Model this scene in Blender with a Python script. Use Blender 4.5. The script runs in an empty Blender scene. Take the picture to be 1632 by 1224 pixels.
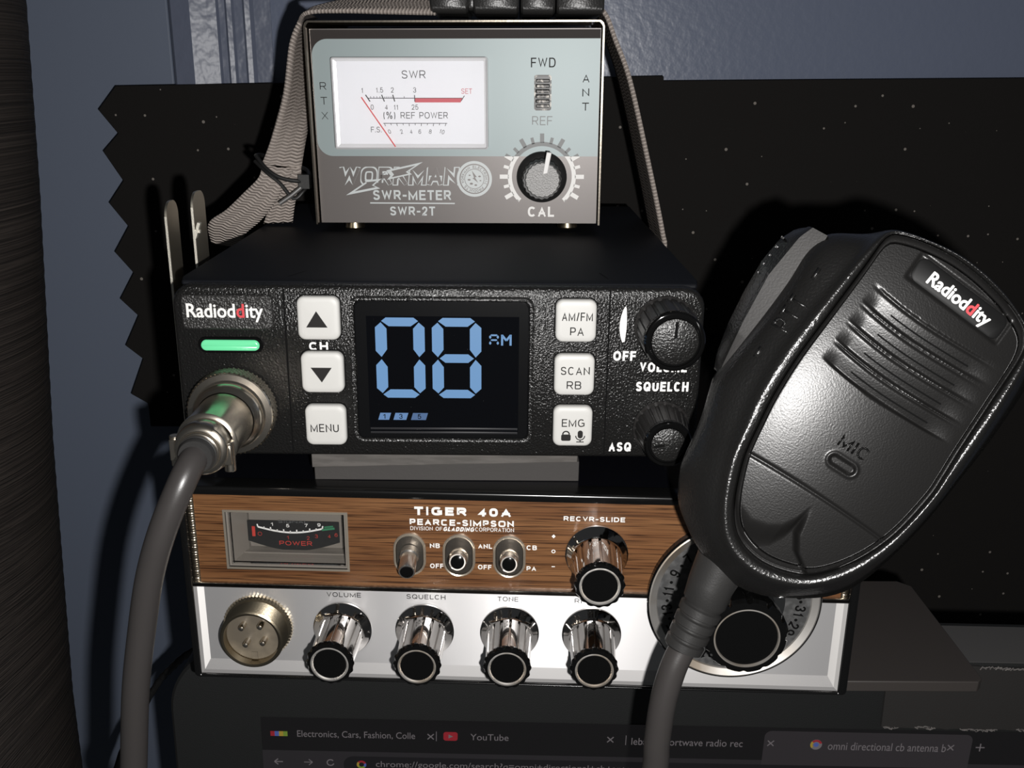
import bpy, bmesh, math, random
from mathutils import Matrix, Vector, Euler
sc = bpy.context.scene
COL = sc.collection
S = 0.001                                   # everything below is written in millimetres
# ------------------------------------------------------------------ camera
CAM = Vector((18.8033, -267.6267, 107.9333))
YAW, PITCH, ROLL, FPX = -0.0072, -0.3090, 0.0096, 1549.77
_f = Vector((-math.sin(YAW)*math.cos(PITCH), math.cos(YAW)*math.cos(PITCH), math.sin(PITCH)))
_r0 = Vector((math.cos(YAW), math.sin(YAW), 0)); _u0 = _r0.cross(_f)
_r = _r0*math.cos(ROLL)+_u0*math.sin(ROLL); _u = _u0*math.cos(ROLL)-_r0*math.sin(ROLL)
cam = bpy.data.cameras.new('camera'); cob = bpy.data.objects.new('camera', cam); COL.objects.link(cob)
m = Matrix((( _r.x,_u.x,-_f.x,CAM.x*S),(_r.y,_u.y,-_f.y,CAM.y*S),(_r.z,_u.z,-_f.z,CAM.z*S),(0,0,0,1)))
cob.matrix_world = m
cam.sensor_width = 36; cam.lens = 36*FPX/1632; cam.clip_start = 0.01; cam.clip_end = 20
sc.camera = cob
# ------------------------------------------------------------------ world, phone flash, exposure
w = bpy.data.worlds.new('world'); sc.world = w; w.use_nodes = True
w.node_tree.nodes['Background'].inputs[0].default_value = (0.9, 0.95, 1.0, 1)
w.node_tree.nodes['Background'].inputs[1].default_value = 0.035
la = bpy.data.lights.new('phone_flash', 'POINT'); la.energy = 5.2; la.color = (1.0, 0.98, 0.96); la.shadow_soft_size = 0.0028
lo = bpy.data.objects.new('phone_flash', la); COL.objects.link(lo)
lo.location = (CAM + _r*17 - _u*15)*S
sc.view_settings.view_transform = 'Standard'; sc.view_settings.look = 'None'
sc.view_settings.exposure = 0.0; sc.view_settings.gamma = 1.0; sc.view_settings.use_curve_mapping = False

# ------------------------------------------------------------------ materials
def lin(c):
    return tuple(((v/255)/12.92 if v/255 <= .04045 else ((v/255+.055)/1.055)**2.4) for v in c)
def mat(name, col, rough=.5, metal=0.0, spec=.5, coat=0.0, emit=None, estr=0.0, bump=None, vary=None, aniso=0.0, coatr=.08):
    """bump=(scale, strength, dist_mm, (sx,sy,sz)) noise bump; vary=(scale, colour2, (sx,sy,sz), lo, hi) noise colour"""
    M = bpy.data.materials.new(name); M.use_nodes = True
    nt = M.node_tree; b = nt.nodes['Principled BSDF']
    b.inputs['Base Color'].default_value = (*col, 1); b.inputs['Roughness'].default_value = rough
    b.inputs['Metallic'].default_value = metal; b.inputs['Specular IOR Level'].default_value = spec
    b.inputs['Coat Weight'].default_value = coat; b.inputs['Coat Roughness'].default_value = coatr
    if emit: b.inputs['Emission Color'].default_value = (*emit, 1); b.inputs['Emission Strength'].default_value = estr
    def coords(sv):
        tc = nt.nodes.new('ShaderNodeTexCoord'); mp = nt.nodes.new('ShaderNodeMapping')
        mp.inputs['Scale'].default_value = sv; nt.links.new(tc.outputs['Object'], mp.inputs[0]); return mp.outputs[0]
    if bump:
        n = nt.nodes.new('ShaderNodeTexNoise'); n.inputs['Scale'].default_value = bump[0]; n.inputs['Detail'].default_value = 2
        nt.links.new(coords(bump[3]), n.inputs['Vector'])
        bp = nt.nodes.new('ShaderNodeBump'); bp.inputs['Strength'].default_value = bump[1]; bp.inputs['Distance'].default_value = bump[2]*S
        nt.links.new(n.outputs[0], bp.inputs['Height']); nt.links.new(bp.outputs[0], b.inputs['Normal'])
    if vary:
        n = nt.nodes.new('ShaderNodeTexNoise'); n.inputs['Scale'].default_value = vary[0]; n.inputs['Detail'].default_value = 5
        nt.links.new(coords(vary[2]), n.inputs['Vector'])
        cr = nt.nodes.new('ShaderNodeValToRGB'); cr.color_ramp.elements[0].position = vary[3]; cr.color_ramp.elements[1].position = vary[4]
        cr.color_ramp.elements[0].color = (*col, 1); cr.color_ramp.elements[1].color = (*vary[1], 1)
        nt.links.new(n.outputs[0], cr.inputs[0]); nt.links.new(cr.outputs[0], b.inputs['Base Color'])
    if aniso:
        b.inputs['Anisotropic'].default_value = aniso
        c = nt.nodes.new('ShaderNodeCombineXYZ'); c.inputs[2].default_value = 1.0
        nt.links.new(c.outputs[0], b.inputs['Tangent'])
    return M
one = (1, 1, 1)
BLK_GRAIN = mat('grained_black_plastic', (.009, .0088, .0085), .24, bump=(1700, 1.0, .34, one))
BLK_PLATE = mat('grained_badge_plastic', (.020, .0195, .019), .30, bump=(1700, 1.0, .42, one))
PLATEBLK = mat('matt_black_plate', (.006, .006, .006), .5, spec=.15)
BLK_SATIN = mat('satin_black_plastic', (.012, .012, .012), .42)
BLK_METAL = mat('black_painted_sheet', (.0046, .0052, .0070), .6, spec=.14, bump=(3000, .3, .03, one))
BLK_GLOSS = mat('gloss_black', (.003, .003, .003), .06)
BLK_PIANO = mat('black_enamel', (.004, .0042, .006), .12, vary=(2200, (.02, .02, .02), one, .70, .76))
BLK_KNOB = mat('black_knob_plastic', (.016, .015, .0145), .38, bump=(1800, .4, .05, one))
BLK_KCAP = mat('grained_knob_cap', (.008, .0078, .0075), .30, bump=(1900, 1.0, .22, one))
MIC_SOFT = mat('grained_mic_plastic', (.008, .0078, .0076), .27, bump=(1500, 1.0, .14, one))
MIC_FACE = mat('satin_mic_plastic', (.0085, .0082, .008), .31, spec=.27, bump=(2300, .8, .045, one))
PTT_LIT = mat('ptt_lit_chamfer', (.040, .0385, .0375), .6, bump=(1800, .8, .12, one))  # light caught by the button chamfer, put in as a paler colour
BEZEL = mat('display_bezel', (.0035, .0036, .004), .2, spec=.4, vary=(1500, (.03, .03, .03), one, .74, .78))
SCREEN = mat('display_glass', (.002, .0022, .003), .05, vary=(1500, (.03, .03, .03), one, .74, .78))
LEDGE = mat('lcd_glint_ridge', (.02, .02, .022), .22, spec=.9)  # ridges added below the digits, sloped to catch the flash as thin glints
DIGIT = mat('lit_digit', (.02, .03, .05), .3, emit=lin((110, 156, 203)), estr=.8)
DIGIT_DIM = mat('lit_meter_bar', (.02, .03, .05), .3, emit=lin((96, 132, 178)), estr=.85)
LED = mat('lit_green_lens', (.08, .3, .16), .25, emit=lin((105, 225, 160)), estr=.62)
BUTTON = mat('white_button_plastic', (.50, .495, .475), .5)
INK_DARK = mat('dark_ink', (.014, .013, .0125), .7, spec=.2)
INK_WHITE = mat('white_ink', (.72, .71, .69), .5)
INK_RED = mat('red_ink', (.55, .05, .06), .5)
INK_GREY = mat('grey_ink', (.16, .165, .165), .5)
INK_LIGHT = mat('pale_grey_ink', (.50, .53, .53), .45)
CHROME = mat('chrome', (.62, .60, .58), .07, 1.0)
LEVER = mat('satin_lever', (.66, .62, .57), .26, .95)
STRIPDK = mat('dark_metal_strip', (.10, .09, .085), .26, 1.0, bump=(700, .5, .06, (.2, 1, 1)))
RIMBLK = mat('black_rim', (.004, .004, .004), .2, spec=.6)
TOGDARK = mat('toggle_recess', (.25, .225, .195), .30, .95, bump=(700, .5, .1, one))
CHROME_DK = mat('worn_chrome', (.42, .39, .35), .20, 1.0, vary=(900, (.75, .72, .66), one, .35, .7), bump=(900, .5, .06, one))
NICKEL = mat('nickel_plate', (.74, .67, .57), .24, 1.0, bump=(700, .25, .06, one))
NICKEL_RG = mat('rough_nickel', (.62, .56, .47), .30, 1.0, bump=(1500, .8, .1, one))
BRASSY = mat('tarnished_nickel', (.42, .36, .26), .28, 1.0, bump=(1500, .4, .06, one))
SOCKET = mat('socket_insulator', (.16, .135, .10), .45, vary=(120, (.10, .085, .065), one, .4, .6))
BRUSHED = mat('brushed_aluminium', (.72, .71, .71), .46, .76, aniso=.82)
LOWBEVEL = mat('dimmed_lower_chamfer', (.50, .49, .485), .5, .7)  # same chamfer metal, coloured darker where the flash glare is weak
BEVELAL = mat('flash_lit_aluminium', (.86, .84, .82), .46, .8, aniso=.82)  # side chamfers: flash glare put in as a brighter colour
TRIMGOLD = mat('ribbed_trim', (.50, .43, .33), .30, 1.0)
PALE_TRIM = mat('pale_metal_trim', (.62, .55, .45), .30, .8)
PLASTICGREY = mat('smoked_clear_plastic', (.175, .158, .138), .25, bump=(700, .25, .05, (1, 1, .15)))
DIALBLACK = mat('meter_dial_black', (.012, .012, .012), .5)
INK_GREEN = mat('green_ink', (.03, .16, .08), .5)
DIALRED = mat('dial_red', (.42, .04, .03), .5)
DISCGREY = mat('channel_disc', (.050, .050, .050), .42, vary=(500, (.09, .09, .09), one, .45, .7), bump=(1500, .5, .06, one))
BLUEPANEL = mat('pale_blue_panel', (.240, .288, .293), .46, .12)
GREYPANEL = mat('warm_grey_panel', (.120, .108, .103), .40, .3, bump=(900, .12, .02, one))
DARKPANEL = mat('dark_grey_strip', (.030, .025, .0235), .6, 0.0, spec=.12)
DIALWHITE = mat('dial_white', (.76, .765, .80), .6)
BEVELRING = mat('satin_chrome_ring', (.75, .72, .68), .42, .9, vary=(60, (.55, .47, .38), one, .45, .65))
SHELL = mat('dark_chrome_shell', (.24, .195, .13), .22, 1.0)
SHELLEDGE = mat('bare_shell_edge', (.11, .098, .082), .3, 1.0, bump=(900, .5, .05, one))
SLIDER = mat('scuffed_slider', (.03, .028, .026), .45, .2, vary=(900, (.30, .28, .25), one, .48, .66))
CAPSILVER = mat('stippled_silver', (.20, .197, .194), .5, .4, bump=(1900, 1.0, .15, one))
WHITE_PL = mat('white_plastic', (.66, .65, .64), .45)
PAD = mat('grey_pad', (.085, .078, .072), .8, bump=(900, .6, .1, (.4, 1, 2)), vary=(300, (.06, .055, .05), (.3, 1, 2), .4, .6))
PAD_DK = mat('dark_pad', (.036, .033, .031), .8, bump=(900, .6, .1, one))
CORD = mat('black_grey_cord', (.034, .031, .030), .35, bump=(2600, .35, .04, (1, 1, 1)))
RUBBER = mat('black_rubber', (.020, .0195, .019), .42, bump=(2000, .6, .06, one))
SHELF = mat('brown_black_shelf', (.034, .029, .0265), .55, bump=(1500, .35, .04, one))
MON = mat('monitor_plastic', (.010, .0105, .0105), .5, bump=(2600, .9, .08, one))
MONTOP = mat('monitor_top_plastic', (.060, .058, .057), .7)
FELTSTRIP = mat('black_card', (.0125, .0112, .0104), .8, bump=(1500, .6, .08, one))
FRAY = mat('frayed_card_edge', (.12, .11, .105), .9)
SCRN = mat('screen_dark', (.004, .004, .004), .12, emit=lin((15, 14, 15)), estr=1.0)
SCRN_TAB = mat('screen_active_tab', (.004, .004, .004), .12, emit=lin((39, 36, 38)), estr=1.0)
SCRN_BAR = mat('screen_toolbar', (.004, .004, .004), .12, emit=lin((33, 31, 33)), estr=1.0)
SCRN_URL = mat('screen_address_bar', (.004, .004, .004), .12, emit=lin((19, 18, 20)), estr=1.0)
SCRN_TXT = mat('screen_text', (.004, .004, .004), .12, emit=lin((100, 95, 97)), estr=.8)
SCRN_RED = mat('screen_red', (.004, .004, .004), .12, emit=lin((120, 28, 36)), estr=1.0)
SCRN_GRN = mat('screen_green', (.004, .004, .004), .12, emit=lin((90, 110, 40)), estr=1.0)
SCRN_BLU = mat('screen_blue', (.004, .004, .004), .12, emit=lin((60, 75, 130)), estr=1.0)
SCRN_YEL = mat('screen_yellow', (.004, .004, .004), .12, emit=lin((130, 110, 40)), estr=1.0)
TIE = mat('black_nylon', (.010, .010, .010), .4)
BUCKLE = mat('black_buckle', (.018, .0175, .017), .35, bump=(1600, .8, .12, one))
STEEL = mat('bright_steel', (.72, .67, .56), .36, 1.0, bump=(500, .3, .1, (1, 1, 2)))
STEELEDGE = mat('raw_steel_edge', (.80, .76, .66), .45, .8, bump=(2500, .6, .1, one))
MARK = mat('moulded_groove', (.002, .002, .002), .8, spec=.1)

def wood_mat():
    M = mat('walnut_veneer', (.2, .08, .035), .38, coat=.35, coatr=.16); nt = M.node_tree; b = nt.nodes['Principled BSDF']
    tc = nt.nodes.new('ShaderNodeTexCoord'); mp = nt.nodes.new('ShaderNodeMapping')
    mp.inputs['Scale'].default_value = (14, 100, 230); mp.inputs['Rotation'].default_value = (0, .03, 0)
    nt.links.new(tc.outputs['Object'], mp.inputs[0])
    n1 = nt.nodes.new('ShaderNodeTexNoise'); n1.inputs['Scale'].default_value = 1.0; n1.inputs['Detail'].default_value = 3; n1.inputs['Distortion'].default_value = .6
    nt.links.new(mp.outputs[0], n1.inputs['Vector'])
    mp2 = nt.nodes.new('ShaderNodeMapping'); mp2.inputs['Scale'].default_value = (42, 500, 2300); mp2.inputs['Rotation'].default_value = (0, .045, 0)
    nt.links.new(tc.outputs['Object'], mp2.inputs[0])
    n2 = nt.nodes.new('ShaderNodeTexNoise'); n2.inputs['Scale'].default_value = 1.0; n2.inputs['Detail'].default_value = 4; n2.inputs['Distortion'].default_value = .8
    nt.links.new(mp2.outputs[0], n2.inputs['Vector'])
    c1 = nt.nodes.new('ShaderNodeValToRGB'); c1.color_ramp.elements[0].position = .3; c1.color_ramp.elements[1].position = .7
    c1.color_ramp.elements[0].color = (.110, .044, .016, 1); c1.color_ramp.elements[1].color = (.185, .086, .034, 1)
    nt.links.new(n1.outputs[0], c1.inputs[0])
    c2 = nt.nodes.new('ShaderNodeValToRGB'); c2.color_ramp.elements[0].position = .34; c2.color_ramp.elements[1].position = .52
    c2.color_ramp.elements[0].color = (.22, .18, .15, 1); c2.color_ramp.elements[1].color = (1, 1, 1, 1)
    nt.links.new(n2.outputs[0], c2.inputs[0])
    mx = nt.nodes.new('ShaderNodeMix'); mx.data_type = 'RGBA'; mx.blend_type = 'MULTIPLY'; mx.inputs[0].default_value = 1
    nt.links.new(c1.outputs[0], mx.inputs[6]); nt.links.new(c2.outputs[0], mx.inputs[7])
    nt.links.new(mx.outputs[2], b.inputs['Base Color'])
    return M
WOOD = wood_mat()
def speck_mat(name, base, speck, scale, size, rough=.95, bumpd=.15):
    M = mat(name, base, rough, spec=.2, bump=(1200, .5, bumpd, one)); nt = M.node_tree; b = nt.nodes['Principled BSDF']
    tc = nt.nodes.new('ShaderNodeTexCoord'); v = nt.nodes.new('ShaderNodeTexVoronoi'); v.inputs['Scale'].default_value = scale; v.voronoi_dimensions = '2D'
    sx = nt.nodes.new('ShaderNodeSeparateXYZ'); cx = nt.nodes.new('ShaderNodeCombineXYZ'); nt.links.new(tc.outputs['Object'], sx.inputs[0]); nt.links.new(sx.outputs[0], cx.inputs[0]); nt.links.new(sx.outputs[2], cx.inputs[1])
    nt.links.new(cx.outputs[0], v.inputs['Vector'])
    # only some cells carry a speck, of varying size
    sep = nt.nodes.new('ShaderNodeSeparateColor'); nt.links.new(v.outputs['Color'], sep.inputs[0])
    mu = nt.nodes.new('ShaderNodeMath'); mu.operation = 'MULTIPLY'; mu.inputs[1].default_value = size
    nt.links.new(sep.outputs[0], mu.inputs[0])
    lt = nt.nodes.new('ShaderNodeMath'); lt.operation = 'LESS_THAN'; nt.links.new(v.outputs['Distance'], lt.inputs[0]); nt.links.new(mu.outputs[0], lt.inputs[1])
    gt = nt.nodes.new('ShaderNodeMath'); gt.operation = 'GREATER_THAN'; gt.inputs[1].default_value = .55; nt.links.new(sep.outputs[1], gt.inputs[0])
    an = nt.nodes.new('ShaderNodeMath'); an.operation = 'MULTIPLY'; nt.links.new(lt.outputs[0], an.inputs[0]); nt.links.new(gt.outputs[0], an.inputs[1])
    mx = nt.nodes.new('ShaderNodeMix'); mx.data_type = 'RGBA'; nt.links.new(an.outputs[0], mx.inputs[0])
    mx.inputs[6].default_value = (*base, 1); mx.inputs[7].default_value = (*speck, 1)
    nt.links.new(mx.outputs[2], b.inputs['Base Color'])
    return M
FELT = speck_mat('black_felt', (.0105, .0095, .0088), (.20, .18, .16), 80, .062)
def paint_mat():
    M = mat('blue_wall_paint', (.135, .158, .222), .30, spec=.45, bump=(260, .35, .5, one)); return M
PAINT = paint_mat()
PAINT_TRIM = mat('blue_gloss_trim', (.125, .142, .195), .34, spec=.32, bump=(150, .8, .7, (1, 1, .9)))
PAINT_DOOR = mat('blue_door_paint', (.128, .152, .205), .5, spec=.35, bump=(40, .2, .6, one))
def rib_mat():
    M = mat('ribbed_dark_fabric', (.030, .024, .021), .75, spec=.3); nt = M.node_tree; b = nt.nodes['Principled BSDF']
    at = nt.nodes.new('ShaderNodeUVMap'); mp = nt.nodes.new('ShaderNodeMapping'); mp.inputs['Scale'].default_value = (9, 150, 1)
    nt.links.new(at.outputs[0], mp.inputs[0])
    n = nt.nodes.new('ShaderNodeTexNoise'); n.inputs['Scale'].default_value = 1; n.inputs['Detail'].default_value = 3; n.inputs['Distortion'].default_value = .4
    nt.links.new(mp.outputs[0], n.inputs['Vector'])
    bp = nt.nodes.new('ShaderNodeBump'); bp.inputs['Strength'].default_value = 1; bp.inputs['Distance'].default_value = 1.6*S
    nt.links.new(n.outputs[0], bp.inputs['Height']); nt.links.new(bp.outputs[0], b.inputs['Normal'])
    cr = nt.nodes.new('ShaderNodeValToRGB'); cr.color_ramp.elements[0].position = .35; cr.color_ramp.elements[1].position = .68
    cr.color_ramp.elements[0].color = (.012, .0095, .0085, 1); cr.color_ramp.elements[1].color = (.046, .037, .032, 1)
    nt.links.new(n.outputs[0], cr.inputs[0]); nt.links.new(cr.outputs[0], b.inputs['Base Color'])
    return M
RIBS = rib_mat()
def web_mat():
    M = mat('grey_webbing', (.26, .22, .195), .75, spec=.25); nt = M.node_tree; b = nt.nodes['Principled BSDF']
    N = nt.nodes.new; L = nt.links.new
    uv = N('ShaderNodeUVMap'); s = N('ShaderNodeSeparateXYZ'); L(uv.outputs[0], s.inputs[0])
    def mth(op, a, bb):
        n = N('ShaderNodeMath'); n.operation = op
        for i, q in enumerate((a, bb)):
            if q is None: continue
            if isinstance(q, (int, float)): n.inputs[i].default_value = q
            else: L(q, n.inputs[i])
        return n.outputs[0]
    tri = mth('ABSOLUTE', mth('SUBTRACT', mth('FRACT', mth('MULTIPLY', s.outputs[0], 3.0), None), .5), None)
    ph = mth('ADD', mth('MULTIPLY', s.outputs[1], 4.9), mth('MULTIPLY', tri, 6.0))     # v is in millimetres
    sn = mth('SINE', ph, None)
    h = mth('ADD', mth('MULTIPLY', sn, .5), .5)
    ns = N('ShaderNodeTexNoise'); ns.inputs['Scale'].default_value = 900; tc = N('ShaderNodeTexCoord'); L(tc.outputs['Object'], ns.inputs['Vector'])
    h2 = mth('ADD', h, mth('MULTIPLY', ns.outputs[0], .35))
    bp = N('ShaderNodeBump'); bp.inputs['Strength'].default_value = .9; bp.inputs['Distance'].default_value = .55*S
    L(h2, bp.inputs['Height']); L(bp.outputs[0], b.inputs['Normal'])
    cr = N('ShaderNodeValToRGB'); cr.color_ramp.elements[0].color = (.17, .143, .127, 1); cr.color_ramp.elements[1].color = (.40, .35, .315, 1)
    L(h2, cr.inputs[0]); L(cr.outputs[0], b.inputs['Base Color'])
    return M
WEB = web_mat()
def clear_mat():
    M = bpy.data.materials.new('clear_cover'); M.use_nodes = True; nt = M.node_tree; nt.nodes.clear()
    o = nt.nodes.new('ShaderNodeOutputMaterial'); mx = nt.nodes.new('ShaderNodeMixShader'); t = nt.nodes.new('ShaderNodeBsdfTransparent'); g = nt.nodes.new('ShaderNodeBsdfGlossy')
    g.inputs['Roughness'].default_value = .06; t.inputs[0].default_value = (.97, .97, .97, 1)
    f = nt.nodes.new('ShaderNodeFresnel'); f.inputs[0].default_value = 1.45
    nt.links.new(f.outputs[0], mx.inputs[0]); nt.links.new(t.outputs[0], mx.inputs[1]); nt.links.new(g.outputs[0], mx.inputs[2]); nt.links.new(mx.outputs[0], o.inputs[0])
    return M
CLEAR = clear_mat()
CLEAREDGE = mat('clear_edge', (.62, .62, .63), .18, spec=.8)

# ------------------------------------------------------------------ mesh helpers
def rrect(x0, x1, z0, z1, r, n=6):
    """rounded rectangle outline, counter-clockwise seen from the viewer; r number or (bl, br, tr, tl)"""
    rs = r if isinstance(r, (tuple, list)) else (r,)*4
    out = []
    for (cx, cz, a0, q) in ((x0, z0, 180, rs[0]), (x1, z0, 270, rs[1]), (x1, z1, 0, rs[2]), (x0, z1, 90, rs[3])):
        q = max(q, 1e-4)
        ox = cx+q if cx == x0 else cx-q; oz = cz+q if cz == z0 else cz-q
        for i in range(n+1):
            a = math.radians(a0+90*i/n); out.append((ox+q*math.cos(a), oz+q*math.sin(a)))
    return out
def circ(cx, cz, r, n=48, rz=None): return [(cx+r*math.cos(2*math.pi*i/n), cz+(rz or r)*math.sin(2*math.pi*i/n)) for i in range(n)]

# ------------------------------------------------------------------ a plain sans-serif drawn with strokes
def earc(cx, cy, rx, ry, a0, a1, n=9, p=2.0):
    out = []
    for i in range(n+1):
        a = math.radians(a0+(a1-a0)*i/n); c, q = math.cos(a), math.sin(a)
        out.append((cx+rx*math.copysign(abs(c)**(2/p), c), cy+ry*math.copysign(abs(q)**(2/p), q)))
    return out
def curve(pts, k=4):
    out = []
    for i in range(len(pts)-1):
        a, b, c, d = pts[max(i-1, 0)], pts[i], pts[i+1], pts[min(i+2, len(pts)-1)]
        for j in range(k):
            t = j/k; out.append(tuple(.5*((2*b[q])+(c[q]-a[q])*t+(2*a[q]-5*b[q]+4*c[q]-d[q])*t*t+(3*b[q]-a[q]-3*c[q]+d[q])*t**3) for q in (0, 1)))
    return out+[pts[-1]]
def glyph(ch, p):
    E = earc
    ring = lambda w=1: E(.5, .5, .5, .5, 90, 450, 32, p)
    G = {
     'A': (.68, [[(0, 0), (.5, 1), (1, 0)], [(.17, .3), (.83, .3)]]), 'B': (.64, [[(0, 0), (0, 1)]+E(.62, .765, .33, .235, 90, -90, 8, p)+[(0, .53)], [(.5, .53)]+E(.62, .265, .38, .265, 90, -90, 8, p)+[(0, 0)]]),
     'C': (.68, [E(.5, .5, .5, .5, 42, 318, 24, p)]), 'D': (.67, [[(0, 0), (0, 1)]+E(.5, .5, .5, .5, 90, -90, 14, p)+[(0, 0)]]),
     'E': (.58, [[(1, 1), (0, 1), (0, 0), (1, 0)], [(0, .52), (.9, .52)]]), 'F': (.55, [[(1, 1), (0, 1), (0, 0)], [(0, .5), (.88, .5)]]),
     'G': (.72, [E(.5, .5, .5, .5, 45, 300, 24, p)+[(1, .1), (1, .47), (.56, .47)]]), 'H': (.66, [[(0, 0), (0, 1)], [(1, 0), (1, 1)], [(0, .52), (1, .52)]]),
     'I': (.14, [[(.5, 0), (.5, 1)]]), 'K': (.66, [[(0, 0), (0, 1)], [(1, 1), (.04, .38)], [(.36, .6), (1, 0)]]), 'L': (.52, [[(0, 1), (0, 0), (1, 0)]]),
     'M': (.82, [[(0, 0), (0, 1), (.5, .05), (1, 1), (1, 0)]]), 'N': (.66, [[(0, 0), (0, 1), (1, 0), (1, 1)]]), 'O': (.74, [ring()]),
     'P': (.60, [[(0, 0), (0, 1)]+E(.6, .72, .4, .28, 90, -90, 10, p)+[(0, .44)]]), 'Q': (.74, [ring(), [(.6, .3), (1, 0)]]),
     'R': (.65, [[(0, 0), (0, 1)]+E(.6, .73, .36, .27, 90, -90, 10, p)+[(0, .46)], [(.55, .46), (.98, 0)]]),
     'S': (.62, [curve([(.94, .80), (.8, .96), (.5, 1), (.17, .95), (.03, .76), (.14, .59), (.5, .5), (.86, .41), (.98, .24), (.84, .05), (.5, 0), (.16, .04), (.02, .21)])]),
     'T': (.60, [[(0, 1), (1, 1)], [(.5, 1), (.5, 0)]]), 'U': (.66, [[(0, 1)]+E(.5, .36, .5, .36, 180, 360, 14, p)+[(1, 1)]]), 'V': (.66, [[(0, 1), (.5, 0), (1, 1)]]),
     'W': (.94, [[(0, 1), (.25, 0), (.5, 1), (.75, 0), (1, 1)]]), 'X': (.66, [[(0, 0), (1, 1)], [(0, 1), (1, 0)]]),
     '0': (.58, [ring()]), '1': (.36, [[(.1, .74), (.62, 1), (.62, 0)]]), '2': (.57, [curve([(.03, .7), (.16, .93), (.5, 1), (.85, .93), (.97, .72), (.8, .48), (.35, .2), (.0, 0)])+[(1, 0)]]),
     '3': (.57, [curve([(.03, .75), (.17, .94), (.5, 1), (.83, .93), (.93, .75), (.8, .57), (.45, .53)]), curve([(.45, .53), (.85, .45), (1, .26), (.85, .06), (.5, 0), (.14, .06), (.0, .27)])]),
     '4': (.58, [[(.75, 0), (.75, 1), (0, .27), (1, .27)]]), '5': (.57, [[(.92, 1), (.16, 1), (.07, .52)]+curve([(.07, .52), (.3, .64), (.6, .63), (.9, .52), (1, .31), (.86, .07), (.5, 0), (.14, .05), (0, .24)])]),
     '6': (.58, [E(.5, .31, .5, .31, 90, 450, 20, p), curve([(.96, .8), (.8, .96), (.5, 1), (.2, .9), (.04, .6), (0, .31)])]), '7': (.56, [[(0, 1), (1, 1), (.6, .5), (.35, 0)]]),
     '8': (.58, [E(.5, .765, .43, .235, 90, 450, 20, p), E(.5, .265, .5, .265, 90, 450, 20, p)]), '9': (.58, [E(.5, .69, .5, .31, 90, 450, 20, p), curve([(.04, .2), (.2, .04), (.5, 0), (.8, .1), (.96, .4), (1, .69)])]),
     '-': (.36, [[(0, .42), (1, .42)]]), '/': (.34, [[(0, 0), (1, 1)]]), '.': (.12, [[(.5, 0), (.5, .04)]]), '(': (.24, [E(1, .45, 1, .62, 120, 240, 10)]), ')': (.24, [E(0, .45, 1, .62, 60, -60, 10)]),
     '%': (.8, [[(.2, 0), (.8, 1)], E(.16, .78, .16, .22, 90, 450, 12), E(.84, .22, .16, .22, 90, 450, 12)])}
    return G.get(ch)
GLYPHS = set('ABCDEFGHIKLMNOPQRSTUVWX0123456789-/.()% ')
def stroke_text(t, wd, ht, th, space=1.0, p=2.3, draw=None):
    """list of quads (in mm, origin at the centre) spelling t, stroke thickness th"""
    gap = .16*space; adv = [(.32 if c == ' ' else glyph(c, p)[0]) for c in t]
    nat = sum(adv)+gap*(len(t)-1); total = wd if wd else nat*ht+th*.5*len(t)*.3
    k = total/nat; x = 0; quads = []
    for c, a in zip(t, adv):
        if c != ' ':
            w_ = a*k; W = max(w_-th, 1e-3) if c not in 'I.' else 0; ox = x+(th/2 if c not in 'I.' else w_/2); H = ht-th
            for lay_, poly in enumerate(glyph(c, p)[1]):
                P = [(ox+q[0]*W, th/2+q[1]*H) if c not in 'I.' else (ox, th/2+q[1]*H) for q in poly]
                P = [q for i, q in enumerate(P) if i == 0 or math.hypot(q[0]-P[i-1][0], q[1]-P[i-1][1]) > 1e-5]
                closed = len(P) > 2 and math.hypot(P[0][0]-P[-1][0], P[0][1]-P[-1][1]) < 1e-5
                if closed: P = P[:-1]
                n = len(P); Ls, Rs = [], []
                for i in range(n):
                    q = P[i]; pr = P[i-1] if (i > 0 or closed) else None; nx = P[(i+1) % n] if (i < n-1 or closed) else None
                    d0 = None if pr is None else (q[0]-pr[0], q[1]-pr[1]); d1 = None if nx is None else (nx[0]-q[0], nx[1]-q[1])
                    u0 = None if d0 is None else (d0[0]/math.hypot(*d0), d0[1]/math.hypot(*d0)); u1 = None if d1 is None else (d1[0]/math.hypot(*d1), d1[1]/math.hypot(*d1))
                    if u0 is None: u0 = u1
                    if u1 is None: u1 = u0
                    ex = 0
                    if (pr is None or nx is None) and n <= 5: ex = (draw or th)/2            # square ends
                    bx, bz = -(u0[1]+u1[1]), u0[0]+u1[0]; L = math.hypot(bx, bz)
                    if L < 1e-4: bx, bz, L = -u0[1], u0[0], 1
                    bx /= L; bz /= L; cosv = max(.3, bx*-u0[1]+bz*u0[0]); off = (draw or th)/2/cosv
                    e = (0, 0)
                    if pr is None: e = (-u1[0]*ex, -u1[1]*ex)
                    if nx is None: e = (u0[0]*ex, u0[1]*ex)
                    cl = lambda px_, pz_: (min(max(px_, x-.0*th), x+w_) if c not in '()/%' else px_, min(max(pz_, 0), ht) if c not in '()' else pz_)
                    Ls.append(cl(q[0]+bx*off+e[0], q[1]+bz*off+e[1])); Rs.append(cl(q[0]-bx*off+e[0], q[1]-bz*off+e[1]))
                m_ = n if closed else n-1
                for i in range(m_): j = (i+1) % n; quads.append((lay_+.1*(i % 4), [Rs[i], Rs[j], Ls[j], Ls[i]]))
        x += (a+gap)*k
    return [(k_, [(q[0]-total/2, q[1]-ht/2) for q in Q]) for k_, Q in quads]
_tc = {}
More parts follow.
